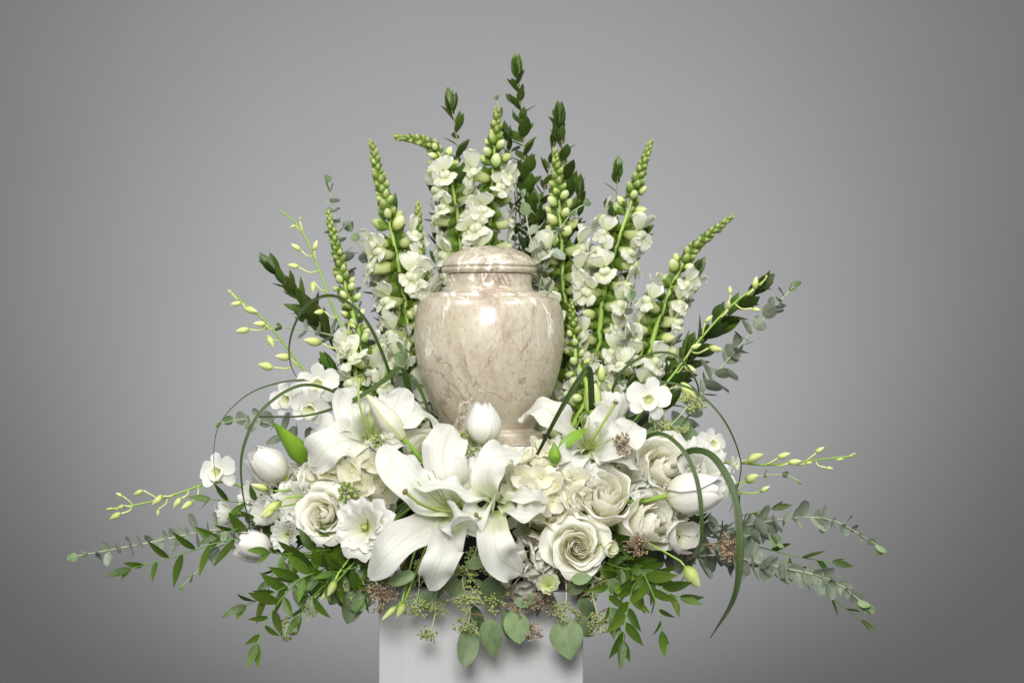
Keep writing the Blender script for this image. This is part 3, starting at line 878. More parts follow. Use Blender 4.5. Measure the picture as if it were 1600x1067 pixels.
# ------------------------------------------------------------------ blooms
def shell(phi, hw, rf, zf, edge=0.35, nu=9, nt=8, ruffle=0.0, rk=3, skew=0.05, ph=0.0, point=0.0, base=0.35, sidecurl=0.0):
    G = np.zeros((nt, nu, 3))
    for i in range(nt):
        t = i / (nt - 1)
        for j in range(nu):
            u = -1 + 2 * j / (nu - 1)
            te = t * (1 - edge * abs(u) ** 2.6 + point * max(0, 1 - abs(u) * 3.5))
            wp = base + (1 - base) * math.sin(min(1, t * 1.5) * math.pi / 2)
            a = phi + u * hw * wp
            r = rf(te) + skew * u * wp
            z = zf(te)
            if sidecurl:
                q = abs(u) ** 2 * max(0, t - 0.45) / 0.55
                r += sidecurl * q; z -= sidecurl * 0.5 * q
            f = ruffle * te ** 3
            r += f * math.sin(rk * math.pi * u + ph)
            z += f * 0.8 * math.cos(rk * 1.3 * math.pi * u + ph * 1.7)
            G[i, j] = (r * math.cos(a), r * math.sin(a), z)
    return G

def rose_meshes(seed, openness=1.0, npet=24, mat='rose'):
    r = random.Random(seed)
    out = []
    ang = r.random() * 6
    for i in range(npet):
        f = i / (npet - 1)
        ang += 2.39996 * (1.0 if i > 3 else 0.88) + r.uniform(-.15, .15)
        Rr = 0.04 + (0.44 + 0.16 * openness) * f ** (1.25 - 0.15 * openness)
        hw = (1.8 - 0.85 * f ** 0.7) * r.uniform(.93, 1.07)
        top = 0.62 - (0.02 + 0.22 * openness) * f ** 1.8 + r.uniform(-.02, .02)
        curl = (max(0, f - 0.42) ** 1.0) * (0.15 + 0.60 * openness) * r.uniform(.7, 1.3)
        close = max(0, 0.55 - f) * 1.0 + (1 - openness) * 0.28
        def rf(t, Rr=Rr, curl=curl, close=close, f=f):
            b = math.sin(min(1, t * 1.25) * math.pi / 2) ** 0.7
            q = max(0, t - 0.58) / 0.42
            return Rr * (0.22 + 0.78 * b) * (1 - close * q ** 1.6 * 0.55) + curl * q ** 2.6 * 0.62
        def zf(t, top=top, curl=curl):
            q = max(0, t - 0.74) / 0.26
            return -0.42 + (top + 0.42) * (1 - max(0, 1 - t) ** 1.25) - curl * 0.40 * q ** 2.4
        big = f > 0.4
        G = shell(ang, hw, rf, zf, 0.20 + 0.10 * f, 13 if big else 9, 13 if big else 8, 0.012 + 0.026 * f, 2.2, 0.045 + 0.02 * f, r.random() * 6,
                  0.035 * f, 0.35, 0.05 * f * openness * r.uniform(.3, 1.8))
        out.append(mesh_from_grids('petal', [(G, False)], M[mat]))
    return out
ROSES = [rose_meshes(3, 0.95), rose_meshes(11, 0.35), rose_meshes(21, 0.62)]

def head_stem(o, c, axis, rad, r0=0.0028, mat='stem', back=0.5):
    ax = Vector(axis).normalized()
    a = c - ax * rad * back
    rt = root_point(a)
    mid = a - ax * max(0.015, (rt - a).length * 0.35)
    stem_part(o, Path([rt, mid, a], 16), r0, r0, M[mat], 12, 7)

def rose(label, px, py, y, rad, axis, var=0, roll=0.0, name='rose', cat='rose', sx=1.0):
    c = P(px, py, y)
    ax = Vector(axis).normalized()
    sc_ = rad * S / (0.74, 0.54, 0.63)[var]
    c = c - ax * sc_ * 0.25
    o = thing(name, label, cat, c - ax * sc_ * 0.42, 'white roses')
    head_stem(o, c, ax, sc_, back=0.40)
    mm = Mz(c, ax, roll, sc_)
    for me in ROSES[var]: part('petal', me, o, mm)
    for k in range(5):
        a = k * 2 * math.pi / 5
        d = (mm.to_3x3() @ V(math.cos(a), math.sin(a), -0.35)).normalized()
        part('sepal', LEAF['calyx'][k % 2], o, Ml(c - ax * sc_ * 0.40, d, -ax, sc_ * 0.75))
    return o

def tulip(label, px, py, y, length, rad, axis, seed=0, opened=0.0, roll=0.0, bright=True):
    """px,py: centre of the bloom"""
    r = random.Random(seed)
    ax = Vector(axis).normalized()
    Ln = length * S
    base = P(px, py, y) - ax * Ln * 0.5
    o = thing('tulip', label, 'tulip', base, 'white tulips')
    head_stem(o, base, ax, 0, 0.0032, 'stem', 0)
    mm = Mz(base, ax, roll, Ln)
    k_ = rad * 1.0 / length
    for i in range(6):
        inner = i >= 3
        phi = i % 3 * 2 * math.pi / 3 + (math.pi / 3 if inner else 0) + r.uniform(-.08, .08)
        def rf(t, inner=inner):
            b = math.sin(min(1, (t * 1.02 + 0.02)) ** 0.74 * math.pi * (0.885 - 0.33 * opened)) ** 0.8
            return k_ * (0.10 + 0.92 * max(0, b)) * (0.80 if inner else 1.0)
        def zf(t, inner=inner): return t * (0.98 if inner else 1.0) * (1 - 0.05 * opened)
        G = shell(phi, 0.98, rf, zf, 0.34, 13, 14, 0.018, 1.0, 0.05 if not inner else 0.01, r.random() * 6, 0.012, 0.5)
        for j in range(13):
            u = -1 + j / 6
            G[:, j, :2] *= 1 + 0.05 * math.exp(-(u / .12) ** 2) - 0.05 * abs(u) ** 3
        part('petal', mesh_from_grids('petal', [(G, False)], M['tulip']), o, mm)
    return o

def lisianthus(label, px, py, y, rad, axis, npet=10, seed=0, depth=0.9, flare=0.5, ruffle=0.09, name='lisianthus', mat='ruffle', cat='lisianthus', throat=True, group='white lisianthus blooms', roll=0):
    r = random.Random(seed)
    ax = Vector(axis).normalized()
    sc_ = rad * S
    c = P(px, py, y) - ax * sc_ * depth * 0.5
    o = thing(name, label, cat, c, group)
    head_stem(o, c, ax, 0, 0.0022, 'stem', 0)
    mm = Mz(c, ax, roll, sc_)
    for i in range(npet):
        f = i / max(1, npet - 1)
        phi = i * 2.39996 + r.uniform(-.2, .2)
        Rr = 0.45 + 0.33 * f
        dp = depth * (1.02 - 0.12 * f)
        def rf(t, Rr=Rr, f=f):
            q = max(0, t - 0.6) / 0.4
            return 0.06 + Rr * math.sin(min(1, t * 1.2) * math.pi / 2) ** 0.9 + flare * (0.4 + 0.6 * f) * q ** 1.5 * 0.6
        def zf(t, dp=dp, f=f):
            q = max(0, t - 0.7) / 0.3
            return dp * t - flare * 0.30 * (0.3 + 0.7 * f) * q ** 2
        G = shell(phi, 1.0 * r.uniform(.85, 1.1), rf, zf, 0.18, 15, 11, ruffle, 3.2, 0.07, r.random() * 6, 0, 0.3)
        part('petal', mesh_from_grids('petal', [(G, False)], M[mat]), o, mm)
    if throat:
        g = egg(0.38, 0.10, 8, 9, 0.5)
        part('centre', mesh_from_grids('centre', [g], M['throat']), o, mm)
    for k in range(5):
        a = k * 2 * math.pi / 5
        d = (mm.to_3x3() @ V(math.cos(a), math.sin(a), 0.12)).normalized()
        part('sepal', LEAF['calyx'][k % 2], o, Ml(c + d * .001 - ax * .003, d, -ax, sc_ * 0.5, sc_ * 0.35))
    return o

def bud_sprig(label, items, seed=0, name='lisianthus_buds', cat='lisianthus', root=True):
    """items: (base px,py, tip px,py, y, width px). one branching stem with closed buds"""
    r = random.Random(seed)
    b0 = P(items[0][0], items[0][1], items[0][4])
    rt = root_point(b0)
    o = thing(name, label, cat, rt, 'lisianthus bud stems')
    for k, (bx, by, tx, ty, y, w) in enumerate(items):
        a, b = P(bx, by, y), P(tx, ty, y - 0.004)
        d = b - a
        mid = rt.lerp(a, .55) + V(r.uniform(-.006, .006), 0.025, .004)
        stem_part(o, Path([rt, mid, a - d.normalized() * 0.006, a], 16), 0.0014, 0.0012, M['stem'], 14, 6)
        bb = part('bud', LISI_BUD[k % 2], o, Mz(a, d, r.random() * 6, (w * S / 0.48, w * S / 0.48, d.length)))
        for q in range(4):
            an = q * math.pi / 2 + .4
            x = Mz(a, d, an, 1).to_3x3()
            part('sepal', LEAF['calyx'][q % 2], bb, Ml(a + (x @ V(1, 0, 0)) * w * S * 0.18, (x @ V(0.28, 0, 1)), (x @ V(1, 0, -.2)), d.length * 0.72, d.length * 0.45))
    return o

def lily_petal(o, pts, hw, nh, ruffle=0.0015, seed=0, gut=0.42, nm='petal', twist=0.0, mat='lily', flip=1.0, sharp=1.0):
    r = random.Random(seed)
    path = Path([P(*a) for a in pts], 40)
    n, m = 26, 13
    G = np.zeros((n, m, 3))
    ph1, ph2 = r.random() * 6, r.random() * 6
    hw *= 0.80
    ruffle *= 2.1
    wf = wprof(0.80, 0.66 * sharp, hw)
    k1, k2 = r.uniform(2.2, 3.4), r.uniform(2.2, 3.4)
    for i in range(n):
        f = i / (n - 1)
        p, t = path.at(path.L * f)
        side = t.cross(Vector(nh)).normalized(); nn = side.cross(t)
        a = twist * (f - 0.3)
        side, nn = side * math.cos(a) + nn * math.sin(a), nn * math.cos(a) - side * math.sin(a)
        w = max(wf(0.02 + 0.975 * f), hw * 0.10 * (1 - f) + 0.0004)
        for j in range(m):
            v = -1 + 2 * j / (m - 1)
            dz = gut * w * (v * v) * (1.1 - 0.9 * f) - 0.0022 * math.exp(-(v / 0.11) ** 2) * (1 - 0.8 * f) + 0.0011 * math.cos(v * 8.5 + 1.5 * f) * (1 - 0.75 * f) * (1 - v * v * .5)
            rr = ruffle * abs(v) ** 2.5 * (0.25 + math.sin(math.pi * min(1, f * 1.05))) * 1.5
            dz += rr * math.sin(2 * math.pi * (k1 if v > 0 else k2) * f + (ph1 if v > 0 else ph2)) * 1.6
            w2 = w * (1 + 0.035 * math.sin(2 * math.pi * (k2 if v > 0 else k1) * f * 1.3 + ph2))
            G[i, j] = p + side * w2 * v + nn * dz
    return part(nm, mesh_from_grids(nm, [(G, False)], M[mat]), o)

def thread(o, pts, r0, r1, mat, name):
    return part(name, mesh_from_grids(name, [tube_grid(Path([P(*a) for a in pts], 20), r0, r1, 16, 6)], mat), o)

def blob(o, c, rad, mat, name, d=(0, 0, 1), sq=0.7):
    g = revolve_grid([(rad * math.sin(a) + 1e-5, -rad * sq * math.cos(a)) for a in np.linspace(0, math.pi, 7)], 9)
    return part(name, mesh_from_grids(name, [g], mat), o, Mz(c, d))

def hydrangea(label, px, py, y, rad, n, axis, seed):
    r = random.Random(seed)
    c = P(px, py, y)
    ax = Vector(axis).normalized()
    o = thing('hydrangea', label, 'hydrangea', c - ax * rad * S * .4, 'hydrangea heads')
    head_stem(o, c, ax, 0, 0.004, 'stem', 0)
    g = revolve_grid([(rad * S * .80 * math.sin(a) + 1e-5, -rad * S * .80 * math.cos(a)) for a in np.linspace(0, math.pi, 9)], 14)
    part('head_core', mesh_from_grids('head_core', [g], M['hydrangea']), o, Mz(c, ax))
    pet = []
    for k in range(8):
        pet.append(mesh_from_grids('petal', [(leaf_grid(wprof(0.62, 0.40, 0.50), 8, 7, 0, r.uniform(-.9, .8), r.uniform(-.35, .35), .05, r.random() * 6, r.uniform(-.2, .35), 1.3), False)], M['hydrangea']))
    bead = mesh_from_grids('floret', [egg(1, .5, 6, 7, .5)], M['hydrangea'])
    mx = Mz(c, ax).to_3x3()
    for i in range(n):
        z = 1 - 1.30 * (i + .5) / n
        rr = math.sqrt(max(0, 1 - z * z)); a = i * 2.39996
        d = (mx @ V(rr * math.cos(a), rr * math.sin(a), z)).normalized()
        d2 = (d + V(r.gauss(0, .25), r.gauss(0, .25), r.gauss(0, .25))).normalized()
        pos = c + d * rad * S * r.uniform(.86, 1.02)
        fm = Mz(pos, d2, r.random() * 6, 1)
        b = part('floret', bead, o, fm @ Matrix.Scale(0.0035, 4))
        for q in range(4):
            an = q * math.pi / 2 + r.uniform(-.15, .15)
            dl = V(math.cos(an), math.sin(an), r.uniform(.15, .7)).normalized()
            L_ = r.uniform(.0165, .0215)
            part('petal', r.choice(pet), b, fm @ Ml(V(0, 0, 0), dl, V(0, 0, 1), L_))
    return o

def pompon(label, px, py, y, rad, n, axis, seed, mat='stock', name='carnation', cat='carnation', group='ruffled white blooms', plen=0.55):
    r = random.Random(seed)
    c = P(px, py, y)
    ax = Vector(axis).normalized()
    o = thing(name, label, cat, c - ax * rad * S * .5, group)
    head_stem(o, c, ax, 0, 0.0025, 'stem', 0)
    mx = Mz(c, ax).to_3x3()
    pet = []
    for k in range(6):
        G = leaf_grid(wprof(0.9, 0.22, 0.50), 9, 11, 0, r.uniform(-.7, .7), r.uniform(-.5, .5), 0, 0, 0)
        p1, p2 = r.random() * 6, r.random() * 6
        for i in range(9):
            t = i / 8
            for j in range(11):
                v = -1 + .2 * j
                G[i, j, 2] += t ** 2 * (0.085 * math.sin(4.5 * v + p1) + 0.035 * math.sin(9 * v + p2))
                G[i, j, 1] += t ** 3 * 0.04 * math.sin(14 * v + p1)
        pet.append(mesh_from_grids('petal', [(G, False)], M[mat]))
    for i in range(n):
        z = 1 - 1.15 * (i + .5) / n
        rr = math.sqrt(max(0, 1 - z * z)); a = i * 2.39996
        d = (mx @ V(rr * math.cos(a), rr * math.sin(a), z)).normalized()
        tg = perp(d, r.random() * 6)
        L_ = rad * S * plen * r.uniform(.8, 1.2)
        part('petal', r.choice(pet), o, Ml(c + d * rad * S * (1 - plen) * r.uniform(.85, 1.1), (d + tg * r.uniform(.0, .55)), tg, L_, L_ * 1.2))
    return o

# ------------------------------------------------------------------ the arrangement: lilies in front
def lily(label, base):
    b = P(*base)
    o = thing('lily', label, 'lily', b, 'white lilies')
    rt = root_point(b)
    stem_part(o, Path([rt, rt.lerp(b, .6) + V(0, .01, -.005), b], 16), 0.0035, 0.0045, M['stem'], 12, 7)
    return o

C = (0, -1, 0.35)
t1 = (708, 797, -0.172)
l1 = lily('largest front lily, wide open, brown tipped pistil pointing to the left', t1)
lily_petal(l1, [t1, (668, 776, -.208), (628, 742, -.216), (596, 697, -.185)], .031, (0.15, -1, .35), .0015, 1)
lily_petal(l1, [(704, 802, -.172), (652, 828, -.215), (604, 868, -.232), (577, 903, -.205)], .029, (-.1, -1, .45), .0012, 2)
lily_petal(l1, [(711, 806, -.174), (700, 846, -.222), (685, 884, -.238), (669, 920, -.212)], .026, (0.05, -1, .2), .0025, 3)
lily_petal(l1, [(706, 788, -.170), (700, 750, -.192), (692, 710, -.180), (706, 664, -.135)], .033, (0.1, -1, .15), .0018, 4)
lily_petal(l1, [(716, 788, -.170), (742, 762, -.186), (757, 735, -.175), (764, 703, -.142)], .026, (-.2, -1, .2), .0015, 5)
lily_petal(l1, [(716, 804, -.172), (742, 820, -.196), (760, 828, -.19), (772, 836, -.175)], .020, (-.1, -1, .3), .003, 6)
thread(l1, [(706, 800, -.176), (680, 795, -.215), (655, 785, -.245), (634, 769, -.262)], .0017, .0019, M['pistil'], 'pistil')
blob(l1, P(633, 768, -.263), .0040, M['stigma'], 'stigma', (-1, -.5, .6))
for k, (x, y) in enumerate([(652, 752), (668, 742), (655, 770), (676, 735), (650, 786)]):
    thread(l1, [(705, 797, -.176), ((705 + x) / 2 + 2, (797 + y) / 2 + 6, -.21), (x, y, -.235)], .0011, .0005, M['pistil'], 'filament')

t2 = (773, 787, -0.195)
l2 = lily('front lily overlapping the largest one from the right, drooping petal below', t2)
lily_petal(l2, [t2, (737, 772, -.232), (692, 757, -.247), (645, 760, -.222)], .0175, (0.0, -.62, .85), .001, 11, gut=.15)
lily_petal(l2, [(774, 782, -.196), (762, 748, -.222), (774, 716, -.222), (812, 708, -.185)], .025, (-.35, -1, .35), .0012, 12)
lily_petal(l2, [(780, 784, -.196), (806, 776, -.216), (832, 775, -.218), (858, 781, -.200)], .0125, (0, -.9, .7), .0008, 13)
lily_petal(l2, [(780, 790, -.196), (804, 800, -.220), (830, 800, -.220), (852, 788, -.205)], .0140, (0, -.9, .75), .0012, 14)
lily_petal(l2, [(774, 797, -.196), (772, 838, -.232), (782, 872, -.234), (814, 896, -.196)], .0275, (0.1, -1, .15), .0012, 15)
lily_petal(l2, [(768, 790, -.196), (742, 800, -.232), (716, 812, -.240), (690, 824, -.222)], .0215, (-.15, -.8, .8), .0035, 16, gut=.5)
thread(l2, [(770, 792, -.20), (752, 808, -.235), (745, 806, -.252)], .0014, .0014, M['pistil'], 'pistil')
blob(l2, P(744, 804, -.254), .0030, M['stigma'], 'stigma', (-.5, -.8, .4))

t3 = (578, 688, -0.115)
l3 = lily('open lily at upper left with a recurved petal curling toward the urn', t3)
lily_petal(l3, [t3, (542, 688, -.148), (508, 703, -.160), (487, 736, -.140)], 0.0307, (0.1, -1, .5), .0015, 21)
lily_petal(l3, [(570, 684, -.115), (532, 668, -.135), (502, 667, -.132), (478, 686, -.105)], 0.0186, (0, -.7, .8), .001, 22)
lily_petal(l3, [(574, 680, -.114), (556, 656, -.138), (550, 634, -.128), (562, 610, -.090)], 0.0307, (0.2, -1, .2), .001, 23)
lily_petal(l3, [(583, 680, -.112), (600, 655, -.122), (617, 633, -.112), (628, 606, -.080)], 0.0296, (-.2, -1, .1), .001, 24)
lily_petal(l3, [(588, 686, -.115), (622, 662, -.128), (658, 645, -.118), (692, 672, -.090)], 0.0249, (0.0, -.6, .85), .0008, 25, gut=.15, sharp=.6)
lily_petal(l3, [(582, 690, -.118), (602, 693, -.150), (622, 690, -.145), (640, 700, -.12)], 0.0191, (0, -.8, .7), .001, 26)
thread(l3, [(579, 688, -.12), (568, 655, -.155), (560, 620, -.168), (562, 590, -.165)], .0014, .0016, M['pistil'], 'pistil')
blob(l3, P(562.5, 588, -.165), .0028, M['stigma'], 'stigma', (0, 0, 1))
for (x, y) in [(570, 630), (580, 628), (590, 640)]:
    thread(l3, [(579, 688, -.12), ((579 + x) / 2 - 4, (688 + y) / 2, -.145), (x, y, -.150)], .001, .0005, M['pistil'], 'filament')

t4 = (916, 702, -0.105)
l4 = lily('open lily at right of the urn with one petal arching over to the urn foot', t4)
lily_petal(l4, [t4, (884, 668, -.130), (850, 637, -.128), (815, 650, -.095)], .0275, (0.3, -.8, .6), .0012, 31, gut=.15, sharp=.6)
lily_petal(l4, [(924, 700, -.106), (950, 690, -.146), (975, 678, -.142), (992, 660, -.110)], .0330, (-.1, -1, .3), .0012, 32)
lily_petal(l4, [(918, 696, -.104), (934, 672, -.118), (950, 652, -.108), (972, 640, -.080)], .0240, (0, -1, .2), .001, 33)
lily_petal(l4, [(926, 706, -.106), (955, 716, -.146), (982, 716, -.150), (1000, 740, -.128)], .0210, (0, -.7, .8), .001, 34)
lily_petal(l4, [(912, 706, -.106), (896, 712, -.150), (886, 726, -.158), (880, 752, -.140)], .0220, (0.1, -1, .4), .001, 35)
lily_petal(l4, [(912, 700, -.106), (884, 700, -.140), (862, 704, -.140), (842, 718, -.125)], .0180, (0.1, -.8, .7), .001, 36)
thread(l4, [(916, 702, -.11), (930, 680, -.15), (946, 655, -.165), (961, 631, -.168)], .0015, .0018, M['pistil'], 'pistil')
blob(l4, P(962, 629, -.168), .0034, M['stigma'], 'stigma', (.3, 0, 1))
for (x, y) in [(908, 655), (921, 652), (936, 668), (950, 672), (955, 685)]:
    thread(l4, [(916, 702, -.11), ((916 + x) / 2, (702 + y) / 2 + 2, -.14), (x, y, -.152)], .001, .0005, M['pistil'], 'filament')

def lily_bud(label, base, tip, w, mat, seed):
    a, b = P(*base), P(*tip)
    d = b - a
    o = thing('lily_bud', label, 'lily bud', a, 'closed lily buds')
    rt = root_point(a)
    stem_part(o, Path([rt, rt.lerp(a, .5) + V(0, 0, .004) - d * .15, a], 14), .0030, .0036, M['stem'], 12, 7)
    for k in range(3):
        phi = k * 2 * math.pi / 3 + 0.5 + seed
        def rf(t): return (0.30 + 0.70 * math.sin(min(1, t * 1.9 + .05) * math.pi / 2)) * (1 - max(0, t - .35) / .65 * 0.93) ** .8
        G = shell(phi, 1.13, rf, lambda t: t, 0.0, 11, 16, 0, 1, 0, 0, 0, 0.9)
        for j in range(11):   # ridged midrib, grooves where the petals meet
            u = -1 + .2 * j
            G[:, j, :2] *= (1.0 + 0.10 * math.exp(-(u / .22) ** 2) - 0.12 * abs(u) ** 4)
        part('petal', mesh_from_grids('petal', [(G, False)], mat), o, Mz(a, d, 0, (w * S / 2, w * S / 2, d.length)))
    return o
lily_bud('bright green closed lily bud at left above the tulip', (486, 728, -.085), (429, 662, -.125), 34, M['lilyleaf'], 0.3)
lily_bud('pale pinkish closed lily bud leaning left above the upper left lily', (629, 684, -.135), (573, 617, -.150), 36, M['lilybud'], 1.2)
lily_bud('small green lily bud standing over the right hydrangea', (868, 724, -.165), (866, 692, -.172), 21, M['lilyleaf'], 0.7)

# ------------------------------------------------------------------ roses, hydrangeas, tulips, lisianthus
hydrangea('cream hydrangea head at left behind the largest lily', 552, 748, -.104, 62, 50, (-.15, -1, .25), 1)
hydrangea('cream hydrangea head right of the two front lilies', 856, 772, -.118, 72, 64, (.05, -1, .25), 2)
rose('white rose at left facing forward beside the ruffled lisianthus', 505, 805, -.160, 42, (-.25, -1, .12), 0, .4)
rose('fully open white rose lowest at right of centre with spiral heart', 903, 854, -.172, 47, (.05, -1, .12), 0, 2.0)
rose('plump half open white rose above the lowest spiral rose', 943, 780, -.150, 48, (.0, -.85, .55), 1, 1.0)
rose('white rose turned to the right above the open white tulip', 1012, 815, -.125, 47, (.65, -.85, .18), 1, 2.5)
rose('highest white rose on the right below the grass loop', 1035, 730, -.100, 48, (.45, -.9, .35), 2, .3)
rose('creamy rose tucked behind the largest lily near the urn foot', 668, 704, -.100, 34, (-.05, -1, .45), 2, 1.8)
rose('cream rose seen from its side below the green lily bud', 485, 742, -.080, 36, (-.75, -.5, .45), 1, .9)
rose('small pale rose wedged between urn foot and right hydrangea', 790, 716, -.115, 24, (0.0, -.6, .9), 2, 2.9)

tulip('upright white tulip standing in front of the urn', 754, 661, -.120, 62, 27, (-.06, -.12, 1), 1, 0)
tulip('white tulip leaning left below the green lily bud', 418, 727, -.095, 64, 28, (-.72, -.30, .55), 2, .1)
tulip('white tulip hanging at far left above the ruscus leaves', 396, 852, -.115, 56, 24, (-.90, -.40, .15), 3, .25)
tulip('large white tulip lying sideways on the right over ruffled petals', 1086, 768, -.150, 84, 31, (.93, -.35, .16), 4, .05)
tulip('small open white tulip with hollow centre at lower right', 1066, 838, -.140, 50, 25, (.30, -.93, .12), 5, .75)

lisianthus('ruffled white lisianthus with green throat left of the front lily', 568, 824, -.185, 44, (-.42, -1, .08), 9, 1, .55, .55, .10)
lisianthus('cup shaped lisianthus upright under the right orchid flower', 955, 640, -.085, 37, (.05, -.22, 1), 8, 2, 1.35, .35, .10)
lisianthus('ruffled white lisianthus behind the sideways tulip on the right', 1098, 738, -.095, 44, (.5, -.8, .5), 12, 3, .8, .55, .14)
lisianthus('ruffled white lisianthus between the two upper right roses', 978, 742, -.105, 42, (.25, -.8, .6), 12, 4, .8, .55, .14)
lisianthus('half closed green white lisianthus at far left beneath the bud stems', 420, 803, -.115, 28, (-.65, -.55, .25), 7, 5, 1.5, .15, .06, throat=False)
lisianthus('white lisianthus behind the leftmost curving grass blades', 405, 770, -.075, 34, (-.5, -.6, .6), 9, 6, .9, .4, .12)
lisianthus('pale green lisianthus facing left among the ruscus', 353, 803, -.065, 24, (-.95, -.3, .05), 7, 7, 1.4, .15, .06, throat=False)
lisianthus('small green white ranunculus below the spiral rose', 857, 912, -.190, 19, (-.05, -1, .25), 10, 8, .8, .10, .05, 'ranunculus', 'snap', 'ranunculus', True, 'pale green ranunculus')
lisianthus('round pale green bud between the spiral rose and the bottom ruscus', 951, 855, -.180, 16, (.55, -.75, -.1), 8, 9, 1.5, -.10, .03, 'ranunculus', 'snap', 'ranunculus', False, 'pale green ranunculus')
lisianthus('ruffled white lisianthus tucked between left tulip and leftmost rose', 462, 782, -.120, 32, (-.45, -.85, .3), 11, 11, .8, .5, .13, throat=False)
lisianthus('small white lisianthus peeking above the ruffled one with green throat', 540, 782, -.150, 24, (-.1, -.9, .45), 9, 12, .8, .4, .12, throat=False)
lisianthus('white lisianthus wedged between right hydrangea and the plump rose', 908, 748, -.150, 26, (.1, -.9, .4), 10, 13, .8, .45, .13, throat=False)
lisianthus('white lisianthus peeking out right of the highest rose', 1075, 715, -.080, 30, (.4, -.7, .6), 11, 14, .8, .5, .13, throat=False)
lisianthus('white lisianthus low between leftmost rose and hanging tulip', 445, 835, -.130, 24, (-.4, -.9, .1), 9, 15, .8, .4, .12, throat=False)
lisianthus('white lisianthus in the gap above the lowest spiral rose', 880, 815, -.150, 24, (-.1, -1, .2), 9, 16, .8, .4, .12, throat=False)
rose('cream rose half hidden between leftmost rose and the left hydrangea', 505, 748, -.105, 34, (-.3, -.9, .4), 1, .2)
rose('white rose peeking between the right turned rose and sideways tulip', 1052, 790, -.105, 30, (.5, -.8, .2), 1, 1.4)
pompon('ruffled white carnation under the drooping lily petal', 832, 872, -.145, 40, 46, (0, -1, .1), 1)
pompon('ruffled white carnation lowest of all, touching the pedestal edge', 806, 898, -.130, 34, 40, (-.1, -1, -.35), 2)
pompon('white ruffled stock bloom left of the green lily bud stem', 455, 748, -.075, 26, 34, (-.4, -1, .4), 3, 'stock', 'stock_flower', 'stock')
pompon('white stock bloom beside the pale pinkish lily bud', 606, 690, -.145, 17, 26, (.1, -1, .6), 4, 'ruffle', 'stock_flower', 'stock')

def stock_buds(label, px, py, y, rad, n, seed, axis=(0, -1, .4)):
    r = random.Random(seed)
    c = P(px, py, y); ax = Vector(axis).normalized()
    o = thing('stock_buds', label, 'stock', c, 'green stock bud clusters')
    head_stem(o, c, ax, 0, .0022, 'stem', 0)
    mx = Mz(c, ax).to_3x3()
    for i in range(n):
        z = 1 - 1.0 * (i + .5) / n; rr = math.sqrt(max(0, 1 - z * z)); a = i * 2.39996
        d = mx @ V(rr * math.cos(a), rr * math.sin(a), z)
        part('bud', SNAP_TIP[i % 3], o, Mz(c + d * rad * S * .55, d, i, rad * S * .62))
stock_buds('knobbly green stock buds above the leftmost rose', 545, 772, -.170, 17, 16, 1)
stock_buds('knobbly green stock buds below the pale pinkish lily bud', 590, 692, -.160, 12, 12, 2)

bud_sprig('two slim green lisianthus buds drooping above the pedestal corner at left', [(622, 945, 596, 968, -.190, 10), (632, 940, 622, 965, -.200, 13)], 1)
bud_sprig('two lisianthus buds hanging among the lower left ruscus', [(520, 915, 500, 938, -.190, 9), (524, 905, 512, 932, -.200, 12)], 2)
bud_sprig('closed lisianthus bud dangling at lower right over the ruscus', [(1070, 884, 1094, 918, -.200, 20)], 3)
bud_sprig('tall pale closed lisianthus bud left of the cup shaped bloom', [(925, 652, 929, 598, -.090, 26)], 4)
bud_sprig('slim green bud standing right of the urn behind the straight blade', [(940, 598, 940, 568, -.040, 12)], 5)
bud_sprig('two green lisianthus buds arching over the half closed bloom at left', [(440, 782, 404, 808, -.150, 14), (428, 797, 412, 810, -.155, 9), (420, 765, 392, 756, -.135, 10)], 6)
bud_sprig('two small lisianthus buds reaching right beyond the ruffled bloom', [(1165, 752, 1185, 742, -.080, 14), (1188, 768, 1203, 760, -.085, 8)], 7)

# ------------------------------------------------------------------ snapdragons
snapdragon('leftmost tall snapdragon, mostly green buds', [(585, 620, .03), (563, 530, .04), (545, 470, .05), (512, 332, .06)], 105, 245, 1)
snapdragon('straight snapdragon at left rising to a slim pointed tip', [(655, 640, .05), (640, 520, .06), (622, 410, .07), (581, 224, .09)], 112, 150, 2)
snapdragon('short snapdragon close to the urn lid at left', [(662, 640, .06), (656, 480, .07), (653, 320, .08)], 95, 190, 3)
snapdragon('snapdragon with its tip bent over to the left', [(730, 520, .10), (718, 360, .11), (700, 270, .11), (672, 226, .11), (618, 214, .11)], 78, 118, 4)
snapdragon('snapdragon rising straight up behind the urn lid', [(755, 520, .10), (765, 350, .11), (777, 172, .12)], 58, 105, 5)
snapdragon('upright snapdragon just right of the urn lid', [(885, 620, .07), (880, 430, .08), (868, 236, .09)], 75, 160, 6)
snapdragon('tall snapdragon at right with white blooms halfway up', [(922, 620, .05), (945, 450, .06), (985, 320, .07), (1016, 223, .08)], 92, 130, 7)
snapdragon('rightmost snapdragon leaning far to the right', [(985, 620, .03), (1030, 500, .04), (1075, 400, .05), (1143, 339, .05)], 98, 130, 8)
snapdragon('small green snapdragon spike tight against the urn on the right', [(915, 625, .02), (900, 560, .03), (893, 470, .04)], 60, 150, 9, size=.8)
snapdragon('low snapdragon with white blooms left of the urn', [(600, 690, -.02), (590, 640, .0), (562, 540, .01)], 0, 10, 10, end=100)
snapdragon('low snapdragon with white blooms behind the right orchid flower', [(960, 680, -.01), (980, 610, .01), (1005, 545, .02)], 0, 10, 11, end=95)

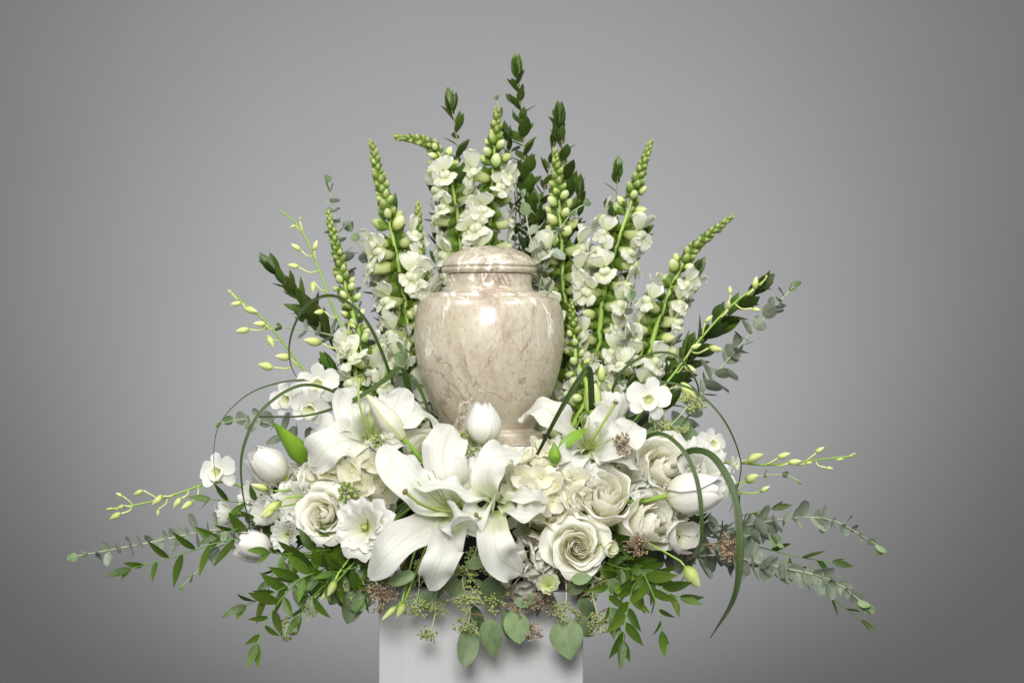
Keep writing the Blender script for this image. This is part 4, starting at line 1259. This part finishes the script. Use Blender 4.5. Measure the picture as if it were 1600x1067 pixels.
# ------------------------------------------------------------------ orchids
orchid('tall orchid spray at upper left with curved tip', [(575, 690, -.02), (553, 560, .0), (520, 480, .01), (494, 410, .02), (468, 355, .03), (436, 328, .04)],
       [(468, 345, 470, 340, 0), (462, 352, 453, 356, 0), (491, 392, 494, 375, -.004), (470, 391, 455, 382, -.004), (467, 418, 450, 412, -.006), (490, 440, 487, 458, -.008),
        (507, 486, 490, 489, -.008), (503, 537, 474, 529, -.012), (545, 505, 556, 512, -.01)], [], 1)
orchid('orchid spray at left with plump yellow green buds and white flowers', [(560, 680, -.05), (500, 610, -.04), (450, 545, -.03), (418, 505, -.03), (395, 485, -.02), (358, 454, -.01)],
       [(362, 458, 356, 453, 0), (378, 474, 360, 474, -.004), (382, 480, 402, 490, -.008), (390, 515, 368, 517, -.008), (415, 507, 396, 504, -.008), (418, 524, 428, 543, -.012),
        (455, 560, 430, 554, -.012), (428, 574, 402, 570, -.014)],
       [(498, 600, -.065, (-.1, -1, .2), 36, .1), (452, 622, -.06, (-.5, -.85, .0), 32, .4), (486, 634, -.07, (-.1, -1, -.3), 34, -.2)], 2)
orchid('orchid spray slanting up to the right with green buds', [(960, 690, -.04), (1040, 600, -.03), (1090, 535, -.02), (1140, 480, -.01), (1197, 436, .0)],
       [(1196, 436, 1199, 430, 0), (1178, 452, 1184, 432, -.003), (1142, 460, 1140, 446, -.004), (1138, 484, 1140, 468, -.006), (1102, 505, 1113, 492, -.008), (1080, 545, 1095, 536, -.01),
        (1107, 544, 1130, 545, -.012), (1175, 482, 1188, 486, -.006), (1068, 572, 1088, 580, -.012), (1062, 600, 1090, 620, -.014)],
       [(1012, 624, -.105, (.1, -1, .15), 38, -.15)], 3)
orchid('orchid spray reaching out to the far right', [(1060, 740, -.04), (1130, 722, -.03), (1200, 726, -.02), (1280, 718, -.01), (1335, 712, .0)],
       [(1332, 710, 1337, 708, 0), (1318, 716, 1308, 719, 0), (1275, 708, 1287, 697, -.004), (1258, 724, 1270, 722, -.01), (1232, 724, 1252, 718, -.012), (1215, 716, 1234, 706, -.006), (1166, 718, 1194, 712, -.012), (1290, 730, 1302, 733, -.006)],
       [(1110, 694, -.055, (.4, -.9, .3), 28, 0), (1145, 726, -.06, (.75, -.6, .1), 17, .3)], 4)
orchid('orchid spray reaching out to the far left', [(430, 770, -.05), (345, 752, -.04), (280, 770, -.05), (230, 785, -.05), (166, 796, -.06)],
       [(172, 794, 165, 796, 0), (195, 790, 182, 793, -.004), (190, 802, 170, 810, -.004), (192, 775, 180, 771, 0), (224, 766, 208, 773, -.004), (255, 775, 236, 787, -.01), (248, 795, 245, 806, -.006), (284, 778, 269, 792, -.008), (302, 782, 284, 796, -.012)],
       [(343, 738, -.065, (-.35, -.9, .3), 34, .2)], 5)

# ------------------------------------------------------------------ myrtle
myrtle('tallest myrtle sprig with red stem above the urn', [(805, 560, .12), (826, 380, .13), (820, 240, .13), (808, 118, .14)], 46, 42, 1, start=.28, wid=1.25)
myrtle('leafy myrtle side shoot right of the tallest sprig', [(850, 480, .12), (838, 380, .13), (850, 300, .13), (868, 215, .13)], 26, 34, 21, start=.45)
myrtle('leafy myrtle side shoot left of the tallest sprig', [(800, 480, .13), (806, 340, .14), (800, 270, .14), (792, 215, .14)], 18, 32, 22, start=.5)
myrtle('myrtle sprig at upper left of the bent snapdragon', [(735, 480, .13), (717, 300, .13), (714, 220, .13), (706, 172, .14)], 28, 44, 2, start=.35, wid=1.2)
myrtle('myrtle sprig right of centre behind the upright snapdragon', [(870, 560, .12), (886, 400, .12), (882, 270, .13), (875, 196, .13)], 38, 46, 3, start=.25, wid=1.15)
myrtle('thin myrtle sprig with light leaves left of the tall right snapdragon', [(930, 520, .10), (948, 400, .11), (962, 320, .11), (965, 275, .11)], 14, 38, 4, start=.5, wid=1.3)
myrtle('dark myrtle sprig at left crossing the grass loop', [(585, 650, .03), (540, 560, .04), (488, 490, .05), (432, 425, .05)], 30, 48, 5, start=.3, ang=42, wid=.85)
myrtle('dark broad leaved myrtle sprig at right behind the orchid stem', [(985, 640, .03), (1060, 570, .03), (1120, 510, .03), (1180, 455, .04)], 26, 50, 6, start=.3, wid=1.3, ang=46)
myrtle('short myrtle sprig right of the upright snapdragon tip', [(890, 500, .12), (902, 380, .12), (906, 300, .12)], 16, 34, 7, start=.4, wid=1.15)
myrtle('dark myrtle filling the gap left of the urn', [(640, 690, .06), (625, 580, .08), (600, 470, .10)], 26, 44, 8, start=.2, stem='stem_dark')
myrtle('dark myrtle filling the gap right of the urn', [(900, 690, .06), (915, 580, .08), (940, 480, .10)], 28, 44, 9, start=.2, stem='stem_dark')
myrtle('low dark myrtle behind the left orchid flowers', [(590, 690, .0), (555, 630, .01), (520, 580, .01)], 16, 44, 10, start=.25, ang=50)
myrtle('low dark myrtle behind the rightmost snapdragon base', [(1000, 680, .0), (1040, 620, .02), (1075, 560, .02)], 14, 44, 11, start=.25, ang=50)
myrtle('myrtle sprig directly behind the urn lid on the right', [(850, 600, .10), (848, 480, .11), (838, 330, .12)], 30, 44, 12, start=.35)

myrtle('dark myrtle sprig standing between the two left snapdragons', [(650, 560, .11), (630, 430, .12), (612, 330, .12)], 24, 40, 13, start=.3, stem='stem_dark')
myrtle('dark myrtle sprig standing between the two right snapdragons', [(930, 560, .11), (965, 440, .12), (1000, 370, .12)], 24, 40, 14, start=.3, stem='stem_dark')
myrtle('dark myrtle sprig behind the bent snapdragon', [(700, 500, .14), (690, 400, .14), (678, 300, .14)], 22, 38, 15, start=.35, stem='stem_dark')
myrtle('dark myrtle sprig behind the rightmost snapdragon', [(1000, 620, .07), (1045, 500, .08), (1085, 430, .08)], 22, 40, 16, start=.3, stem='stem_dark')
# ------------------------------------------------------------------ eucalyptus
eucalyptus('tall eucalyptus sprig with round tip leaf at upper left', [(590, 640, .06), (552, 480, .07), (528, 370, .08), (514, 286, .08)], 22, 32, 1, start=.3)
eucalyptus('eucalyptus sprig with edge on leaves between two left snapdragons', [(640, 620, .08), (612, 500, .09), (578, 420, .09), (550, 362, .10)], 17, 44, 2, start=.25, spread=80)
eucalyptus('eucalyptus tip peeking above the straight up snapdragon', [(815, 480, .13), (816, 380, .14), (800, 250, .14), (776, 158, .15)], 14, 28, 3, start=.35)
eucalyptus('eucalyptus sprig with pale leaves right above the lid edge', [(850, 480, .06), (842, 420, .06), (828, 370, .065), (818, 310, .07)], 9, 34, 4, start=.45, facing=.5)
eucalyptus('eucalyptus sprig crossing the upright snapdragon right of the lid', [(840, 470, .06), (858, 390, .06), (895, 330, .06), (912, 320, .06)], 10, 30, 5, start=.35, facing=.6)
eucalyptus('thin eucalyptus sprig reaching far upper right', [(1030, 700, .0), (1108, 598, .0), (1172, 522, .0), (1240, 448, .01)], 26, 34, 6, start=.4, spread=70)
eucalyptus('upper eucalyptus branch stretching to the right', [(1040, 840, -.03), (1140, 825, -.04), (1230, 810, -.05), (1300, 812, -.06), (1368, 850, -.07)], 27, 37, 7, start=.2, spread=78, facing=.5, droop=.25)
eucalyptus('lower eucalyptus branch stretching to the right with hanging leaves', [(1030, 860, -.06), (1130, 868, -.08), (1220, 886, -.10), (1300, 906, -.12), (1352, 945, -.14)], 30, 42, 8, start=.2, spread=78, facing=.6, droop=.3)
eucalyptus('middle eucalyptus branch at right hidden behind the long blade', [(1040, 850, -.05), (1120, 848, -.05), (1190, 832, -.05), (1215, 846, -.06)], 17, 50, 9, start=.25, facing=.6, droop=.3)
eucalyptus('long eucalyptus branch stretching to the far left', [(420, 820, -.06), (330, 828, -.10), (230, 848, -.14), (122, 868, -.18)], 22, 32, 10, start=.3, spread=80)
eucalyptus('small eucalyptus branch at left beneath the long one', [(420, 840, -.06), (350, 850, -.09), (325, 875, -.11), (288, 912, -.13)], 12, 24, 11, start=.4, facing=.4)
eucalyptus('eucalyptus sprig pointing left through the grass loop', [(590, 600, .02), (540, 535, .02), (490, 518, .02), (422, 510, .02)], 12, 32, 12, start=.4, facing=.3)
eucalyptus('stubby eucalyptus tip at left below the wide bent blade', [(470, 690, -.04), (420, 662, -.05), (380, 655, -.06), (346, 662, -.07)], 10, 34, 13, start=.4, facing=.5)
eucalyptus('eucalyptus sprig standing right of the tall right snapdragon', [(970, 660, .0), (975, 580, .01), (978, 510, .01), (988, 452, .02)], 12, 34, 14, start=.3, facing=.6)
eucalyptus('round eucalyptus leaves tucked against the urn at left', [(640, 690, -.02), (632, 620, -.02), (630, 550, -.01)], 7, 44, 15, start=.4, facing=.7)
eucalyptus('short eucalyptus twig over the far right orchid spray', [(1120, 770, -.03), (1180, 745, -.02), (1230, 742, -.02), (1246, 750, -.02)], 9, 20, 16, start=.4, facing=.5)

# ------------------------------------------------------------------ ruscus
ruscus('ruscus branch hanging down at lower left', [(540, 870, -.14), (470, 905, -.20), (425, 955, -.25), (402, 1005, -.28)], 20, 54, 1, start=.25, ang=55)
ruscus('ruscus branch stretching to the far left', [(440, 830, -.10), (350, 845, -.13), (270, 870, -.16), (205, 888, -.19)], 16, 52, 2, start=.3)
ruscus('ruscus branch hanging down at lower right', [(985, 875, -.15), (985, 930, -.20), (978, 965, -.23), (974, 1000, -.24)], 18, 56, 3, start=.3, ang=45)
ruscus('ruscus branch pointing right at lower right', [(960, 870, -.15), (1005, 900, -.20), (1045, 925, -.23), (1062, 932, -.24)], 14, 52, 4, start=.25, ang=42)
ruscus('ruscus twig at right above the eucalyptus branches', [(1110, 820, -.01), (1160, 805, .0), (1205, 795, .0)], 8, 44, 5, start=.4, ang=40)
ruscus('dark ruscus branch at right threaded between the eucalyptus', [(1080, 830, -.01), (1170, 850, .0), (1240, 868, .0), (1300, 878, .0)], 14, 46, 6, start=.3)
ruscus('slender ruscus branch trailing at far right bottom', [(1120, 870, -.03), (1230, 890, -.02), (1280, 920, -.02), (1345, 968, -.02)], 11, 40, 7, start=.45, wid=.7, ang=28)
ruscus('ruscus leaves at left under the far left orchid flower', [(430, 790, -.07), (380, 785, -.09), (330, 780, -.10)], 10, 46, 8, start=.25, ang=55)
ruscus('ruscus cluster below the leftmost rose', [(560, 850, -.11), (500, 860, -.17), (445, 865, -.20), (420, 862, -.22)], 16, 50, 9, start=.2, ang=58)
ruscus('ruscus leaves beneath the ruffled lisianthus left of the pedestal', [(600, 870, -.11), (560, 885, -.17), (520, 895, -.20)], 10, 44, 10, start=.3, ang=60)
ruscus('dark ruscus under the lowest spiral rose', [(930, 860, -.11), (950, 880, -.16), (985, 890, -.19)], 10, 46, 11, start=.2, ang=55)
ruscus('dark ruscus filling behind the right hand roses', [(960, 800, -.08), (1020, 790, -.09), (1060, 800, -.08)], 12, 46, 12, start=.2, ang=60)
ruscus('dark ruscus filling behind the left hand blooms', [(560, 800, -.07), (480, 780, -.07), (430, 770, -.06)], 14, 46, 13, start=.2, ang=60)

ruscus('ruscus branch sweeping out low at left, middle of three', [(560, 880, -.14), (490, 895, -.20), (430, 925, -.23), (385, 945, -.25)], 18, 52, 14, start=.25, ang=52)
ruscus('short ruscus branch hanging inside the lower left spray', [(550, 885, -.15), (500, 920, -.20), (470, 960, -.22)], 14, 48, 15, start=.3, ang=52)
ruscus('ruscus branch curling forward at lower right under the green bud', [(985, 870, -.15), (1010, 905, -.22), (1030, 955, -.25), (1034, 985, -.25)], 16, 50, 16, start=.3, ang=48)
ruscus('short ruscus branch right beside the big dusty leaf', [(960, 880, -.15), (950, 920, -.20), (955, 965, -.22)], 12, 46, 17, start=.3, ang=48)
ruscus('ruscus sprig poking out at left between the two left tulips', [(450, 800, -.08), (400, 815, -.11), (345, 835, -.13)], 12, 46, 18, start=.3, ang=55)
ruscus('dark ruscus tuft below the left lily petal tip', [(610, 880, -.12), (585, 905, -.16), (570, 930, -.17)], 10, 40, 19, start=.25, ang=60)
ruscus('dark ruscus tuft behind the right edge of the seeded skirt', [(915, 880, -.11), (930, 915, -.15), (925, 945, -.15)], 10, 42, 20, start=.25, ang=58)
ruscus('dark ruscus leaves deep below the hanging left tulip', [(480, 850, -.09), (440, 880, -.13), (420, 905, -.14)], 12, 46, 21, start=.25, ang=58)
# ------------------------------------------------------------------ seeded eucalyptus
seeded('seeded eucalyptus hanging over the pedestal front at centre', [(745, 855, -.13), (722, 905, -.175), (735, 950, -.185), (728, 985, -.19)],
       [(.45, 34, 7), (.62, 46, 12), (.78, 52, 14), (.95, 40, 9)],
       [(722, 925, -.185, 694, 905, -.19, 1.25), (728, 885, -.19, 764, 872, -.195, .85), (762, 945, -.17, 773, 902, -.185, 1.2), (738, 970, -.18, 724, 1042, -.19, .75), (764, 965, -.175, 772, 1030, -.18, .8), (692, 920, -.16, 664, 935, -.165, .9), (740, 945, -.165, 752, 990, -.165, .8)], 1)
seeded('seeded eucalyptus twig left of centre on the pedestal front', [(700, 880, -.13), (682, 925, -.165), (680, 960, -.17), (668, 1000, -.175)],
       [(.60, 40, 10), (.78, 32, 8), (.95, 28, 7)], [(715, 900, -.15, 690, 895, -.155, 1.0)], 2)
seeded('seeded eucalyptus with two heart shaped leaves on the pedestal front', [(790, 890, -.13), (800, 925, -.165), (815, 960, -.17), (832, 990, -.17)],
       [(.8, 30, 6), (.97, 34, 8)],
       [(802, 952, -.175, 812, 1006, -.185, 1.15), (803, 938, -.17, 825, 944, -.175, 1.1), (790, 950, -.165, 800, 1000, -.165, .8), (842, 940, -.155, 838, 965, -.155, .5)], 3, brown=True)
seeded('seeded eucalyptus hanging at the pedestal right edge with big leaf', [(875, 880, -.13), (885, 920, -.17), (880, 955, -.175), (862, 960, -.175)],
       [(.55, 50, 12), (.9, 46, 9)],
       [(880, 968, -.175, 892, 1030, -.19, 1.2), (900, 960, -.165, 925, 995, -.17, .9), (892, 905, -.19, 925, 902, -.195, .9), (888, 925, -.17, 918, 900, -.175, 1.0)], 4)
seeded('seeded eucalyptus right of the pedestal with green seeds', [(920, 885, -.13), (925, 925, -.18), (935, 965, -.185), (938, 990, -.19)],
       [(.62, 60, 15), (.92, 42, 12)], [(950, 905, -.19, 972, 928, -.19, 1.1), (950, 950, -.16, 975, 975, -.165, 1.0), (905, 935, -.165, 930, 965, -.165, .9)], 5)
seeded('seeded eucalyptus at upper right beneath the orchid flower', [(990, 710, -.06), (1030, 680, -.07), (1062, 650, -.075), (1082, 625, -.08)],
       [(.5, 50, 12), (.75, 60, 18), (.97, 44, 11)],
       [(1010, 690, -.07, 965, 675, -.075, .8), (1040, 690, -.065, 1072, 705, -.065, 1.1), (1050, 675, -.06, 1078, 655, -.06, .9), (1000, 700, -.07, 1035, 665, -.075, .8)], 6)
seeded('brown seeded eucalyptus cluster above the pedestal left corner', [(630, 880, -.13), (612, 910, -.18), (592, 932, -.19)],
       [(.7, 46, 13), (.95, 50, 16)], [(648, 895, -.20, 605, 912, -.205, .7), (575, 935, -.17, 548, 952, -.175, 1.0), (560, 920, -.16, 542, 975, -.165, .9), (650, 915, -.16, 630, 905, -.165, 1.2)], 7, brown=True)
seeded('brown seeded eucalyptus cluster at right crossing the long blade', [(1050, 845, -.09), (1090, 850, -.12), (1120, 850, -.125), (1140, 858, -.125)],
       [(.7, 46, 13), (.97, 54, 17)], [], 8, brown=True)
seeded('brown seeded eucalyptus cluster beside the right lily petal', [(940, 740, -.12), (958, 712, -.155), (975, 695, -.16)],
       [(.65, 36, 9), (.97, 36, 10)], [], 9, brown=True, csize=1.15)
seeded('brown seeded eucalyptus clusters under the right turned rose', [(950, 850, -.13), (975, 845, -.165), (1000, 852, -.165)],
       [(.6, 40, 10), (.97, 44, 12)], [], 10, brown=True)
seeded('seeded eucalyptus dangling with tiny seeds at lower left', [(540, 890, -.14), (495, 930, -.18), (462, 965, -.2), (445, 985, -.2)],
       [(.6, 50, 9), (.8, 44, 9), (.97, 34, 8)], [(540, 900, -.16, 515, 945, -.165, 1.0), (530, 915, -.15, 545, 950, -.15, 1.1), (505, 930, -.16, 480, 900, -.165, 1.1)], 11)
seeded('seeded eucalyptus filling the shade left of the pedestal corner', [(590, 880, -.12), (560, 905, -.15), (535, 925, -.16)],
       [(.7, 44, 9), (.97, 40, 9)], [(565, 905, -.15, 540, 925, -.15, 1.0), (580, 910, -.155, 570, 950, -.16, 1.0), (545, 915, -.155, 505, 925, -.16, 1.0)], 15)
seeded('short seeded eucalyptus tuft under the middle drooping petals', [(770, 880, -.13), (762, 910, -.165), (775, 940, -.17)],
       [(.6, 40, 10), (.95, 44, 11)], [(770, 912, -.165, 792, 925, -.17, .9), (756, 915, -.16, 738, 905, -.165, .8)], 16)
seeded('seeded eucalyptus tuft under the lowest carnation', [(835, 890, -.13), (845, 920, -.165), (850, 945, -.17)],
       [(.6, 42, 10), (.95, 46, 11)], [(850, 925, -.16, 870, 955, -.165, .8), (835, 925, -.155, 820, 955, -.155, .8)], 17, brown=True)
seeded('seeded eucalyptus tuft spilling beside the left corner buds', [(660, 885, -.13), (655, 920, -.165), (648, 950, -.17)],
       [(.6, 40, 9), (.95, 40, 9)], [(665, 905, -.165, 690, 915, -.17, .9), (655, 925, -.16, 672, 955, -.165, .8)], 18)
seeded('fine green seed sprig between tulip and urn foot', [(738, 720, -.09), (732, 695, -.11), (728, 680, -.11)],
       [(.75, 30, 9), (.97, 30, 9)], [], 12)
seeded('dusty eucalyptus leaves around the lower right carnation', [(880, 870, -.12), (862, 880, -.15), (850, 870, -.16)], [],
       [(812, 812, -.17, 826, 838, -.165, 1.0), (862, 888, -.16, 850, 870, -.165, 1.1), (1005, 770, -.11, 1018, 748, -.12, 1.0)], 13)
seeded('broad dusty leaves right of the lisianthus cup', [(1000, 730, -.04), (1040, 690, -.03), (1060, 660, -.03)], [],
       [(1050, 660, -.03, 1085, 715, -.035, 1.2), (1020, 660, -.04, 1000, 690, -.045, 1.0), (985, 660, -.05, 965, 690, -.05, .9)], 14)

# ------------------------------------------------------------------ grass blades
blade('wide grass blade folding left from beside the urn', [(645, 640, -.03), (628, 578, -.06), (600, 596, -.10), (545, 630, -.12), (480, 650, -.12), (405, 652, -.11)], 15, 1, (0, -.9, .5), (1.0, .5))
blade('grass blade making a tall loop at upper left', [(622, 640, .0), (606, 575, -.02), (575, 505, -.03), (540, 470, -.03), (508, 462, -.03), (474, 482, -.04), (453, 530, -.05), (456, 575, -.06), (486, 622, -.07)], 9, 2, (0, -1, .25))
blade('thin grass blade arching over the left orchid flowers', [(560, 640, -.05), (510, 600, -.06), (455, 595, -.07), (390, 615, -.08), (345, 660, -.09), (334, 710, -.10), (340, 770, -.10)], 6, 3, (-.5, -.8, .3))
blade('grass blade bending down at far left beside the tulip', [(590, 660, -.05), (530, 616, -.09), (470, 602, -.10), (410, 640, -.12), (380, 700, -.13), (378, 760, -.13), (392, 830, -.12)], 8, 4, (-.3, -.9, .2))
blade('short grass blade curving down beside the urn at left', [(622, 585, -.04), (642, 588, -.05), (658, 612, -.05), (670, 645, -.05), (680, 690, -.05)], 9, 5, (0, -1, .2), (.9, .6))
blade('straight wide grass blade slanting across the urn foot at right', [(925, 640, -.10), (921, 578, -.14), (905, 592, -.155), (875, 640, -.168), (838, 710, -.165)], 14, 6, (0, -1, .3), (1.0, .6))
blade('grass blade making a round loop at upper right', [(945, 660, -.02), (965, 590, -.03), (1005, 557, -.04), (1050, 553, -.05), (1082, 585, -.06), (1090, 625, -.06), (1052, 682, -.07)], 8, 7, (.2, -1, .3))
blade('grass blade sweeping right in a wide arch past the loop', [(950, 680, -.04), (975, 612, -.06), (1020, 597, -.07), (1080, 608, -.08), (1130, 655, -.09), (1157, 720, -.09), (1150, 770, -.09), (1140, 800, -.08)], 8, 8, (.3, -.9, .3))
blade('grass blade hooking down past the right roses', [(960, 720, -.10), (1020, 678, -.13), (1060, 695, -.16), (1086, 740, -.175), (1096, 800, -.18), (1092, 860, -.175), (1062, 912, -.16)], 11, 9, (.4, -.9, .2))
blade('longest grass blade trailing below the right eucalyptus', [(1055, 720, -.09), (1080, 704, -.12), (1115, 715, -.15), (1146, 770, -.17), (1156, 850, -.18), (1148, 930, -.18), (1110, 996, -.17)], 17, 10, (.4, -.9, .15))
# lily leaves
o = thing('lily_leaf', 'single bright green lily leaf by the small lily bud', 'leaf', P(868, 706, -.15))
part('leaf', LEAF['lily'][0], o, Ml(P(872, 705, -.150), P(912, 664, -.155) - P(872, 705, -.15), V(-.3, -1, .4), .046, .040))
